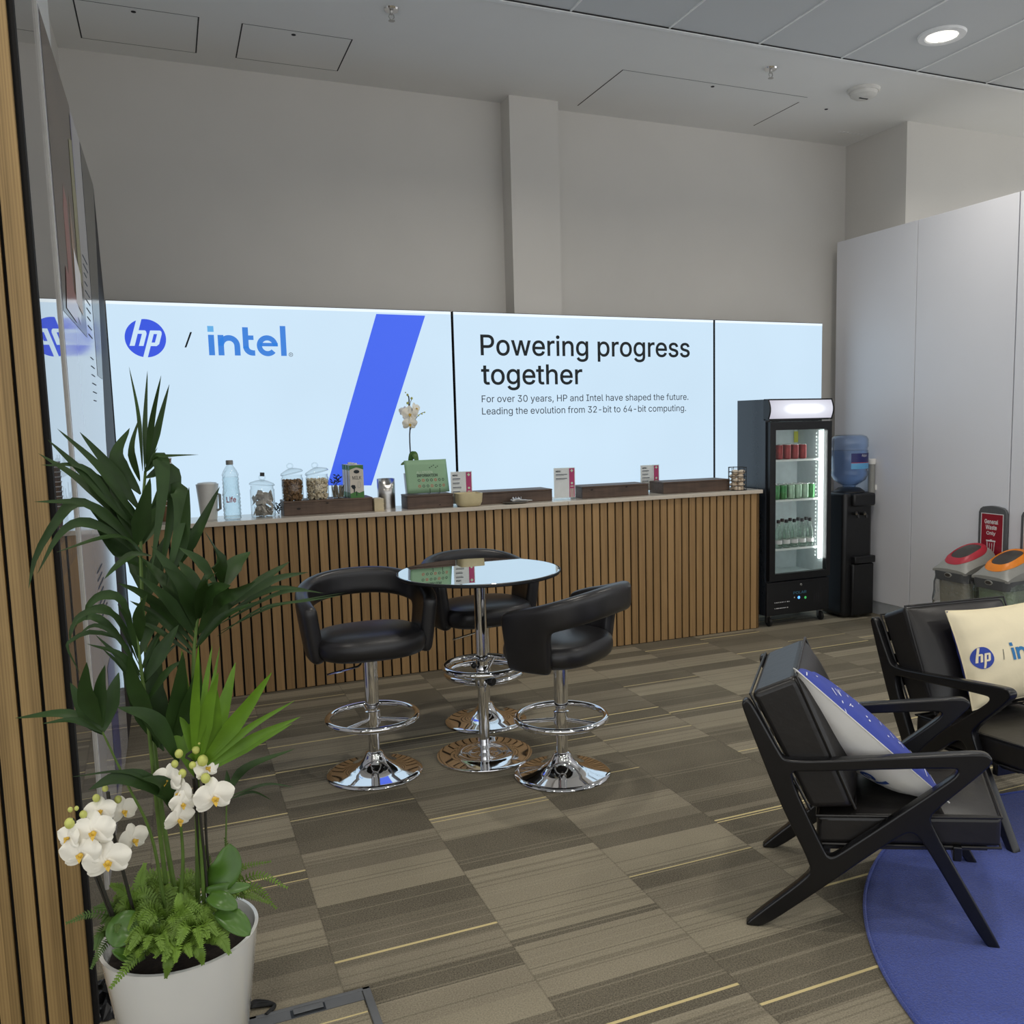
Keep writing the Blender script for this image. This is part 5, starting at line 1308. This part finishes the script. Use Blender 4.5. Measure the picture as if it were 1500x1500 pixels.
# floor box beside the planter
fx1, fy1 = onZ(537, 1451, 0).x, onZ(537, 1451, 0).y
t = thing('floor_box', 'grey plastic floor socket box with carpet lid beside the planter', 'floor box', (fx1-.15, fy1-.15, 0))
mb = MB()
hw_ = .16
for a0, b0, a1, b1 in ((-hw_, -hw_, hw_, -hw_+.022), (-hw_, hw_-.012, hw_, hw_), (-hw_, -hw_, -hw_+.022, hw_), (hw_-.022, -hw_, hw_, hw_)): mb.box(a0, b0, 0, a1, b1, .006)
obj('frame', mb, M['floor_box'], t, smooth=0, bevel=.002)
obj('hinge_strip', MB().box(-hw_+.022, hw_-.052, 0, hw_-.024, hw_-.013, .0045), M['floor_box'], t, smooth=0)
obj('lid', MB().box(-hw_+.024, -hw_+.024, 0, hw_-.026, hw_-.054, .004), M['carpet'], t, smooth=0)
hd = obj('handle_recess', MB().box(-.055, hw_-.050, .0046, .035, hw_-.018, .0052), M['black_plastic'], t, smooth=0)
obj('handle', MB().box(-.048, hw_-.040, .0053, .030, hw_-.022, .0085), M['floor_box'], hd, smooth=0, bevel=.002)

# ================================================================== PLANTER AND PLANTS
PC = Vector((-.048, 2.20, 0)); ZRIM = .372
t = thing('planter', 'tall glossy white planter at the foot of the slatted partition', 'planter', tuple(PC))
obj('pot', MB().lathe([(.0, .004), (.118, 0), (.124, .006), (.172, ZRIM-.006), (.174, ZRIM), (.166, ZRIM+.001), (.163, ZRIM-.006), (.150, ZRIM-.10), (0, ZRIM-.10)], 72), M['white_gloss'], t, smooth=50)
obj('soil', MB().lathe([(.154, ZRIM-.035), (.10, ZRIM-.022), (0, ZRIM-.015)], 40, cap0=False), M['soil'], t)
def at(px, py, dy=0.0): return onY(px, py, PC.y+dy)
PX = 2.0/F      # metres a pixel at the planter
def curve3(pts, n):
    P_ = [pts[0]*2-pts[1]]+list(pts)+[pts[-1]*2-pts[-2]]; out = []
    m = len(pts)-1
    for i in range(n+1):
        s = i/n*m; k = min(int(s), m-1); f = s-k; a, b, c, d = P_[k:k+4]
        out.append(.5*((2*b)+(c-a)*f+(2*a-5*b+4*c-d)*f*f+(3*b-a-3*c+d)*f**3))
    return out
def leaf(mb, pts, w, facing, n=12, peak=.42, fold=.22, round_tip=False):
    c = curve3(pts, n); vs = []
    for i, p in enumerate(c):
        t_ = (c[min(i+1, n)]-c[max(i-1, 0)]).normalized(); s_ = t_.cross(facing)
        if s_.length < 1e-3: s_ = t_.cross(Vector((1, 0, 0)))
        s_.normalize(); nn = s_.cross(t_).normalized(); f = i/n
        if round_tip: k = max(.03, math.sin(PI*min(1, f*.93+.07))**.55)
        else:
            k = (f/peak)**.6 if f < peak else ((1-f)/(1-peak))**.75
            k = max(.10 if f < peak else .02, k)
        hw = w*.5*k; vs += [p-s_*hw+nn*hw*fold, p-s_*hw*.5+nn*hw*fold*.35, p, p+s_*hw*.5+nn*hw*fold*.35, p+s_*hw+nn*hw*fold]
    mb.add(vs, [(i*5+q, i*5+q+1, (i+1)*5+q+1, (i+1)*5+q) for i in range(n) for q in range(4)])
PR = random.Random(21)
TOCAM = (CAM-Vector((-.05, 2.2, .9))).normalized()
def frond(par, stem, leaves, mat, dy0, spread, stem_r=.0045, name='frond'):
    # leaflets stand round the stem: their tips lie nearer or farther than the stem
    o = obj(name, MB().tube(curve3([at(x, y, d) for x, y, d in stem], 14), [stem_r*(1-.5*i/14) for i in range(15)], 8), M['palm_stem'], par, world=True)
    mb = MB()
    for L in leaves:
        pts, w = L[0], L[1]; dt = L[2] if len(L) > 2 else PR.uniform(-spread, spread)
        p3 = [at(x, y, dy0+dt*(i/(len(pts)-1))) for i, (x, y) in enumerate(pts)]
        f = (TOCAM+Vector((PR.uniform(-.5, .5), PR.uniform(-.2, .2), PR.uniform(.0, .7)))).normalized()
        leaf(mb, p3, w*PX*1.2, f)
    obj('leaflets', mb, M[mat], o, smooth=60, world=True); return o
pm = thing('palm_plant', 'tall dark green palm with arching fronds growing from the white planter', 'palm', (PC.x, PC.y, ZRIM-.04))
frond(pm, [(262, 1340, .0), (236, 1180, .02), (214, 960, .04), (206, 800, .05), (213, 690, .06)], [
    ([(196, 772), (135, 706), (70, 644)], 15), ([(200, 762), (150, 690), (84, 628)], 14), ([(205, 748), (165, 690), (117, 633)], 16), ([(206, 724), (172, 672), (190, 627)], 22),
    ([(205, 705), (194, 660), (204, 612)], 13), ([(209, 690), (203, 610), (189, 537)], 5), ([(212, 690), (213, 615), (216, 543)], 7), ([(214, 690), (222, 620), (236, 550)], 8), ([(216, 690), (232, 625), (248, 563)], 9),
    ([(214, 692), (226, 668), (240, 668), (262, 667), (291, 666)], 5), ([(211, 692), (220, 675), (231, 655)], 4), ([(192, 778), (120, 706), (56, 664)], 13), ([(190, 778), (130, 690), (60, 681)], 9),
    ([(196, 790), (150, 750), (112, 736), (85, 760), (53, 813), (42, 862)], 14, -.10), ([(200, 800), (160, 760), (120, 737), (50, 735)], 14, -.12), ([(205, 815), (160, 778), (117, 765), (85, 785), (55, 840)], 13, -.14), ([(212, 814), (185, 790), (150, 788), (83, 809)], 12, -.12),
    ([(212, 692), (233, 670), (238, 720), (222, 835)], 20, -.05), ([(214, 700), (246, 688), (254, 730), (234, 850)], 22, -.02), ([(222, 745), (258, 716), (264, 760), (243, 860)], 22, -.06),
    ([(240, 855), (268, 790), (277, 714)], 19), ([(246, 845), (285, 785), (322, 713)], 17), ([(200, 800), (208, 755), (220, 700)], 24, -.04), ([(194, 775), (168, 728), (142, 694)], 24, .02), ([(198, 792), (180, 745), (160, 712)], 26, .0),
    ([(222, 814), (195, 812), (170, 830), (153, 848)], 10, -.12), ([(205, 800), (225, 760), (236, 705)], 20, .06), ([(210, 870), (200, 830), (178, 800)], 22, .05), ([(214, 880), (228, 830), (246, 780)], 22, .07), ([(208, 830), (170, 800), (140, 770)], 24, .02), ([(206, 812), (160, 765), (125, 735)], 20, .0)], 'palm', .05, .10, .006)
frond(pm, [(290, 1335, -.02), (288, 1150, -.03), (283, 980, -.03), (292, 890, -.03), (302, 845, -.02)], [
    ([(326, 857), (318, 815), (300, 778)], 22), ([(330, 860), (343, 828), (367, 808)], 24), ([(318, 858), (292, 822), (262, 802)], 14), ([(345, 876), (390, 845), (424, 823)], 12), ([(340, 886), (400, 850), (452, 838)], 11),
    ([(325, 905), (380, 870), (412, 861), (450, 863)], 9), ([(320, 915), (400, 872), (440, 865), (474, 869)], 6), ([(322, 925), (400, 888), (450, 880), (500, 872)], 4), ([(318, 932), (380, 892), (430, 881), (506, 868)], 3),
    ([(292, 905), (310, 868), (338, 858)], 26), ([(290, 930), (315, 882), (345, 870), (374, 852)], 22), ([(288, 945), (330, 888), (392, 862)], 16), ([(287, 950), (325, 905), (380, 880)], 12),
    ([(288, 915), (262, 850), (222, 800)], 20), ([(286, 925), (250, 862), (205, 815)], 20), ([(286, 935), (245, 880), (200, 842)], 18), ([(285, 945), (240, 895), (205, 868), (172, 854)], 13), ([(284, 955), (235, 905), (190, 880)], 11), ([(283, 960), (230, 922), (196, 908)], 7),
    ([(288, 905), (280, 852), (262, 822)], 24), ([(288, 920), (270, 865), (240, 830)], 24), ([(289, 910), (298, 860), (318, 838)], 24)], 'palm', -.03, .13, .0055)
frond(pm, [(248, 1335, -.01), (232, 1200, -.02), (216, 1050, -.03), (204, 960, -.03), (198, 905, -.02)], [
    ([(200, 950), (180, 882), (150, 872), (129, 888), (127, 908)], 12), ([(203, 960), (172, 905), (140, 894), (112, 906), (105, 930)], 10), ([(205, 985), (168, 925), (134, 903), (106, 918), (103, 945)], 10), ([(208, 1000), (180, 940), (134, 926), (105, 938), (99, 950), (118, 988)], 6),
    ([(210, 1012), (180, 962), (127, 943)], 9), ([(205, 960), (225, 900), (240, 870)], 18), ([(210, 1000), (240, 950), (262, 915)], 20), ([(205, 940), (205, 900), (216, 870)], 16), ([(215, 1070), (222, 1000), (232, 930)], 30), ([(232, 1095), (226, 1020), (212, 955)], 30), ([(250, 1105), (260, 1030), (268, 955)], 28),
    ([(204, 975), (176, 915), (150, 888), (118, 902), (110, 922)], 7), ([(206, 990), (172, 932), (138, 916), (112, 934)], 7), ([(209, 1020), (178, 968), (140, 930)], 8), ([(212, 1035), (186, 985), (150, 950)], 8), ([(206, 985), (226, 940), (250, 905)], 8), ([(209, 1005), (236, 965), (262, 940)], 8), ([(213, 1030), (244, 985), (272, 965)], 9), ([(202, 965), (190, 915), (172, 885)], 8), ([(240, 1100), (205, 1040), (180, 985)], 20), ([(236, 1090), (200, 1010), (188, 960)], 22), ([(250, 1100), (282, 1020), (292, 965)], 22)], 'palm', -.03, .10, .0055)
frond(pm, [(300, 1335, -.05), (294, 1230, -.06), (290, 1130, -.07)], [
    ([(290, 1130), (322, 1050), (345, 970)], 22), ([(292, 1125), (350, 1052), (398, 985)], 21), ([(292, 1130), (360, 1070), (432, 1026)], 10), ([(294, 1130), (370, 1082), (440, 1050)], 14), ([(296, 1134), (370, 1090), (428, 1060)], 12),
    ([(288, 1130), (302, 1050), (320, 985)], 20), ([(286, 1122), (272, 1040), (266, 952)], 20), ([(284, 1115), (286, 1030), (291, 945)], 12), ([(284, 1112), (298, 1020), (311, 945)], 10), ([(285, 1112), (306, 1030), (322, 948)], 8), ([(288, 1140), (268, 1080), (258, 1020)], 24), ([(292, 1140), (312, 1070), (318, 1010)], 22)], 'palm_bright', -.07, .10, .005)
frond(pm, [(244, 1345, -.06), (222, 1225, -.08), (186, 1148, -.10), (150, 1072, -.12)], [
    ([(148, 1062), (126, 1020), (127, 970)], 21), ([(150, 1066), (148, 1010), (154, 974)], 17), ([(150, 1072), (122, 1036), (103, 1000)], 19), ([(150, 1076), (100, 1046), (22, 1052)], 13), ([(152, 1072), (164, 1022), (174, 985)], 20), ([(152, 1074), (110, 1055), (62, 1060)], 8)], 'palm', -.12, .07, .004)
frond(pm, [(262, 1340, -.04), (268, 1260, -.05), (262, 1180, -.06)], [
    ([(264, 1182), (215, 1146), (170, 1140), (130, 1157)], 24, -.10), ([(258, 1172), (190, 1132), (104, 1138)], 5, -.10), ([(262, 1116), (225, 1056), (172, 1036)], 26, -.08), ([(256, 1190), (240, 1150), (208, 1140)], 22, -.06)], 'palm', -.06, .06, .005)
frond(pm, [(322, 1335, .03), (330, 1250, .04), (332, 1165, .05)], [
    ([(332, 1165), (360, 1125), (432, 1097)], 13, .08), ([(335, 1167), (390, 1149), (430, 1153)], 5, .08), ([(338, 1170), (370, 1160), (398, 1172)], 4, .08), ([(328, 1172), (333, 1150), (332, 1128)], 11, .04)], 'palm', .05, .06, .003)

# ---- orchids
def flower_meshes(c, facing, r, up=Vector((0, 0, 1))):
    f = facing.normalized(); x = up.cross(f).normalized(); y = f.cross(x).normalized(); mb = MB()
    def petal(a0, L, W, cup, pinch):
        n, m = 9, 6; vs = []; d = x*math.cos(a0)+y*math.sin(a0); s = f.cross(d)
        for i in range(n+1):
            t_ = i/n; wv = W*.5*max(.04, math.sin(PI*min(1, t_*pinch+.06))**.6)
            for j in range(m+1):
                v = -1+2*j/m; vs.append(c+d*(L*t_)+s*(wv*v)+f*(cup*(t_*t_)*r-.10*r*v*v*t_+.05*r*math.sin(4*t_+3*v)))
        mb.add(vs, [(i*(m+1)+j, (i+1)*(m+1)+j, (i+1)*(m+1)+j+1, i*(m+1)+j+1) for i in range(n) for j in range(m)])
    for a in (90, 215, 325): petal(math.radians(a), r*.98, r*.72, -.12, .90)
    for a in (12, 168): petal(math.radians(a), r*1.06, r*1.18, .16, .93)
    lip = MB(); lip.sphere(c+f*r*.12-y*r*.10, r*.13, 8, 6)
    for s_ in (-1, 1):
        lip.add([c+f*r*.1, c+f*r*.28+x*s_*r*.20-y*r*.05, c+f*r*.30+x*s_*r*.12-y*r*.25, c+f*r*.12-y*r*.22], [(0, 1, 2, 3)])
    lip.add([c+f*r*.12-y*r*.12, c+f*r*.30+x*r*.10-y*r*.30, c+f*r*.34-y*r*.46, c+f*r*.30-x*r*.10-y*r*.30], [(0, 1, 2, 3)])
    return mb, lip
def orchid(label, base, stems, flowers, buds, leaves, scale=PX, atf=at, petal='petal', cat_loc=None):
    t = thing('orchid', label, 'orchid', cat_loc or (base.x, base.y, base.z), 0, 'white orchids')
    for pts, rr_ in stems: obj('flower_stem', MB().tube(curve3([atf(*p) for p in pts], 14), rr_, 7), M['spike'], t, world=True)
    for px, py, r, dy, fx, fz in flowers:
        a, b = flower_meshes(atf(px, py, dy), Vector((fx, -1, fz)), r*scale*1.12)
        o = obj('flower', a, M[petal], t, smooth=70, world=True); obj('flower_lip', b, M['lip'], o, smooth=60, world=True)
    for px, py, r, dy in buds:
        obj('bud', MB().sphere(atf(px, py, dy), r*scale*.85, 12, 8, 1, 1, 1.15), M['bud'], t, world=True)
    for pts, w in leaves:
        mb = MB(); p3 = [atf(*p) for p in pts]; leaf(mb, p3, w*scale, (TOCAM+Vector((0, 0, .5))).normalized(), 14, fold=.30, round_tip=True); obj('leaf', mb, M['orchid_leaf'], t, smooth=70, solid=.002, world=True)
    return t
orchid('white orchid on the left of the planter, its flowers against the slats', at(175, 1380, -.10),
    [([(176, 1365, -.08), (158, 1320, -.10), (140, 1270, -.11), (124, 1225, -.12), (106, 1200, -.13)], .0035), ([(198, 1345, -.06), (184, 1290, -.07), (168, 1230, -.08), (158, 1160, -.08)], .0038), ([(172, 1365, -.08), (150, 1310, -.10), (136, 1275, -.1)], .003)],
    [(119, 1249, 24, -.14, -.25, .15), (157, 1260, 27, -.14, .1, .1), (137, 1217, 25, -.135, -.1, .25), (180, 1187, 19, -.06, .5, .2), (195, 1229, 21, -.06, .7, .1), (101, 1226, 17, -.13, -.9, .5), (147, 1187, 18, -.10, .0, .6)],
    [(102, 1206, 8, -.13), (122, 1193, 6, -.12), (141, 1169, 6, -.09), (173, 1171, 6, -.08), (103, 1186, 4, -.13), (112, 1184, 3.5, -.13), (154, 1155, 5, -.08)],
    [([(208, 1350, -.10), (182, 1362, -.13), (166, 1388, -.15)], 46), ([(205, 1352, -.08), (214, 1372, -.12), (206, 1398, -.15)], 42), ([(212, 1400, -.13), (190, 1400, -.15), (164, 1392, -.16)], 20)])
orchid('white orchid on the right of the planter, with pale green buds', at(300, 1345, -.03),
    [([(306, 1330, -.05), (299, 1250, -.06), (288, 1150, -.08), (284, 1118, -.08), (272, 1108, -.08), (284, 1098, -.08), (292, 1084, -.08)], .003), ([(300, 1330, -.04), (292, 1240, -.05), (284, 1140, -.06)], .004), ([(312, 1330, -.03), (303, 1240, -.05), (300, 1160, -.06), (296, 1118, -.06)], .003)],
    [(313, 1167, 26, -.10, .25, .1), (264, 1160, 19, -.09, -.8, .1), (262, 1199, 20, -.10, .5, -.3), (246, 1141, 20, -.08, -.7, .3), (302, 1124, 18, -.08, .6, .5), (268, 1176, 17, -.10, .1, -.1)],
    [(292, 1087, 5, -.08), (287, 1098, 7, -.08), (262, 1104, 7, -.08), (282, 1121, 6, -.09), (256, 1119, 6, -.09), (267, 1133, 7, -.09), (297, 1114, 9, -.09), (301, 1140, 8, -.10)],
    [([(303, 1306, -.04), (330, 1276, -.06), (337, 1236, -.05)], 46), ([(302, 1304, -.06), (335, 1302, -.08), (368, 1297, -.07)], 18), ([(306, 1312, -.08), (326, 1320, -.11), (348, 1330, -.12)], 26), ([(318, 1334, -.10), (344, 1350, -.13), (366, 1370, -.15)], 32), ([(305, 1312, -.05), (330, 1345, -.05), (352, 1332, -.04)], 30)])
# ---- ferns round the rim
def fern_frond(mb, pts, w, facing, n=22):
    c = curve3(pts, n)
    mb.tube(c, .0012, 5, caps=False)
    for i in range(1, n+1):
        t_ = (c[min(i+1, n)]-c[i-1]).normalized(); s_ = t_.cross(facing).normalized(); nn = s_.cross(t_); f = i/n
        L = w*(.25+.75*math.sin(PI*min(1, f*.75+.22)))*(1-f*.35) if f < .97 else w*.25
        for sd in (-1, 1):
            d = (s_*sd+t_*.45+nn*PR.uniform(-.25, .15)).normalized(); b = t_*(w*.17)
            tip = c[i]+d*L; mid = c[i]+d*L*.55
            mb.add([c[i]-b*.5, mid-b*.72+nn*L*.10, tip, mid+b*.72+nn*L*.10, c[i]+b*.5], [(0, 1, 3, 4), (1, 2, 3)])
def fern(label, base, fr, mat, w):
    t = thing('fern', label, 'fern', (base.x, base.y, base.z), 0, 'green ferns in the planter')
    for pts in fr:
        mb = MB(); p3 = [at(*p) for p in pts]
        fern_frond(mb, p3, w*PR.uniform(.8, 1.15)*PX, (TOCAM+Vector((PR.uniform(-.5, .5), 0, PR.uniform(0, .9)))).normalized())
        obj('frond', mb, M[mat], t, smooth=0, world=True)
    return t
def rnd(cx_, cy_, n, R, dy, up=.5):
    out = []
    for _ in range(n):
        a = PR.uniform(0, 2*PI); l = R*PR.uniform(.6, 1.1); ex, ey = cx_+l*math.cos(a), cy_+l*.62*math.sin(a)
        d2 = dy-.09*math.sin(a); out.append([(cx_+l*.15*math.cos(a), cy_+10, dy), ((cx_+ex)/2, (cy_+ey)/2-l*up*.5, (dy+d2)/2), (ex, ey, d2)])
    return out
fern('bright fern filling the middle of the planter', at(245, 1350, -.02), [
    [(232, 1372, -.12), (198, 1402, -.18), (163, 1446, -.20)], [(246, 1380, -.14), (247, 1408, -.18), (243, 1432, -.18)], [(262, 1375, -.14), (290, 1392, -.18), (297, 1412, -.18)], [(255, 1365, -.12), (225, 1378, -.17), (196, 1400, -.18)],
    [(270, 1350, -.10), (262, 1330, -.13), (262, 1310, -.12)], [(280, 1360, -.10), (320, 1372, -.15), (336, 1396, -.17)], [(225, 1350, -.06), (205, 1300, -.04), (212, 1266, -.02)], [(215, 1350, -.05), (185, 1308, -.05), (163, 1296, -.06)]]+rnd(245, 1345, 34, 66, -.08, .7)+rnd(285, 1358, 18, 50, -.12, .6)+rnd(205, 1340, 20, 52, -.05, .8)+rnd(250, 1315, 22, 60, .03, .8)+rnd(225, 1368, 16, 48, -.13, .5)+rnd(262, 1382, 16, 44, -.145, .5)+rnd(300, 1372, 10, 38, -.12, .5)+rnd(210, 1385, 8, 36, -.14, .4), 'fern_leaf', 14)
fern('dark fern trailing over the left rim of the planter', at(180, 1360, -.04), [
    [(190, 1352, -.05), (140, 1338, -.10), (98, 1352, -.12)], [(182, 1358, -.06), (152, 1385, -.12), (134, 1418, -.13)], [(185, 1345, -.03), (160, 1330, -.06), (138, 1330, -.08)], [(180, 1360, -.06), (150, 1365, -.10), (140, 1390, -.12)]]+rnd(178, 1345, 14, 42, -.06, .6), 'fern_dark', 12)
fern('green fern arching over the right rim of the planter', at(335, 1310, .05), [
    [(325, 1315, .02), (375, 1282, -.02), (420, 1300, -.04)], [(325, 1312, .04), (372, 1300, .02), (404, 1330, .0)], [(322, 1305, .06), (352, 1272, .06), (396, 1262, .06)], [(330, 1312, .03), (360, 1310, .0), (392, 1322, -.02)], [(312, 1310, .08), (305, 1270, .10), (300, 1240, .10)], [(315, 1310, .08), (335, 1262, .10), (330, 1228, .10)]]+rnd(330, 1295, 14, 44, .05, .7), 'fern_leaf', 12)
# crumpled black film and cable on the floor behind the planter
rr = random.Random(12)
p0 = onZ(166, 1462, .0); t = thing('plastic_film', 'crumpled black plastic film on the floor behind the planter', 'plastic film', (p0.x, p0.y, 0))
mb = MB(); N = 12; vs = []
for i in range(N+1):
    for j in range(N+1):
        u, v = -1+2*i/N, -1+2*j/N; e = max(0, 1-u*u)*max(0, 1-v*v)
        vs.append((u*.055+rr.uniform(-.006, .006), v*.10+rr.uniform(-.006, .006), .003+e*.035*rr.uniform(.2, 1.6)))
mb.add(vs, [(i*(N+1)+j, (i+1)*(N+1)+j, (i+1)*(N+1)+j+1, i*(N+1)+j+1) for i in range(N) for j in range(N)]); obj('film', mb, M['cable'], t, smooth=0)
p1 = onZ(376, 1478, .0); t = thing('cable_bundle', 'black cable bundle on the carpet between planter and floor box', 'cable', (p1.x, p1.y, 0))
for k_ in range(3): obj('cable', MB().tube(curve3([Vector((-.10+.02*k_, .03, .006)), Vector((-.03, .0-.015*k_, .012+.008*k_)), Vector((.0, .012*k_, .008)), Vector((.045, -.012, .006)), Vector((.02, -.045, .006))], 20), .005, 7), M['rubber'], t)
# ---- the potted orchid behind the green leaflet
yo_ = 5.70; ox = cx(602, yo_, 700)
ato = lambda px, py, dy=0.0: onY(px, py, yo_+dy)
SO = 4.95/F*1.03
t = thing('flower_pot', 'small white pot behind the green leaflet', 'pot', (ox, yo_, ZK))
hp_o = onY(602, 693, yo_).z-ZK; rp = (cx(607, yo_, 700)-cx(590, yo_, 700))*.62
obj('pot', MB().lathe([(rp*.72, 0), (rp, hp_o), (rp*.94, hp_o), (rp*.9, hp_o-.02), (0, hp_o-.02)], 36), M['white_plastic'], t)
orchid('slender white orchid rising from the counter behind the green leaflet', Vector((ox, yo_, ZK+hp_o-.02)),
    [([(603, 700, 0), (601.5, 670, 0), (600, 640, 0), (601, 620, 0), (599, 598, 0), (599, 583, 0), (596, 577, 0)], .0042), ([(601, 630, 0), (610, 612, 0), (618, 605, 0), (623, 604, 0)], .002), ([(599, 600, 0), (601, 590, 0), (603, 585, 0)], .002)],
    [(600, 606, 12, -.02, -.1, .0), (600, 620.5, 11, -.02, .0, -.2), (609, 598, 9, -.01, .8, .3), (592, 602, 8, .0, -.7, .4)],
    [(597, 578.5, 2.2, 0), (603, 583.5, 2.4, 0), (597, 590.5, 2.4, 0), (613, 608.5, 1.6, 0), (618, 606, 1.7, 0), (622, 604, 1.4, 0), (594, 575, 1.2, 0)],
    [([(600, 676, -.01), (606, 665, -.03), (612, 680, -.06)], 11), ([(601, 678, .0), (594, 678, .02), (587, 681, .02)], 6)], SO, ato)
WORLD, LAMP, EXPO = 1.38, 13.5, 0.0

# ================================================================== LIGHT
w = bpy.data.worlds.new('world'); S.world = w; w.use_nodes = True
w.node_tree.nodes['Background'].inputs[0].default_value = (.96, .98, 1.0, 1); w.node_tree.nodes['Background'].inputs[1].default_value = WORLD
def lamp(x, y, pw, size=.17, col=(1, .945, .86), spread=150):
    d = bpy.data.lights.new('downlight_lamp', 'AREA'); d.shape = 'DISK'; d.size = size; d.energy = pw; d.color = col; d.spread = math.radians(spread)
    o = bpy.data.objects.new('downlight_lamp', d); COL.objects.link(o); o.location = (x, y, ZC-.02)
for x, y in ((4.223, 4.118), (1.823, 4.118), (6.62, 4.118), (-.6, 1.7), (1.823, 1.7), (4.223, 1.7), (6.62, 1.7), (1.823, -.7), (4.223, -.7), (-.6, -.7)):
    lamp(x, y, LAMP)
S.view_settings.view_transform = 'Standard'; S.view_settings.look = 'None'; S.view_settings.exposure = EXPO; S.view_settings.gamma = 1; S.view_settings.use_curve_mapping = False
S.cycles.max_bounces = 8; S.cycles.diffuse_bounces = 4; S.cycles.glossy_bounces = 4; S.cycles.transparent_max_bounces = 24; S.cycles.transmission_bounces = 6
S.cycles.caustics_reflective = False; S.cycles.caustics_refractive = False; S.cycles.sample_clamp_indirect = 4; S.cycles.blur_glossy = .5
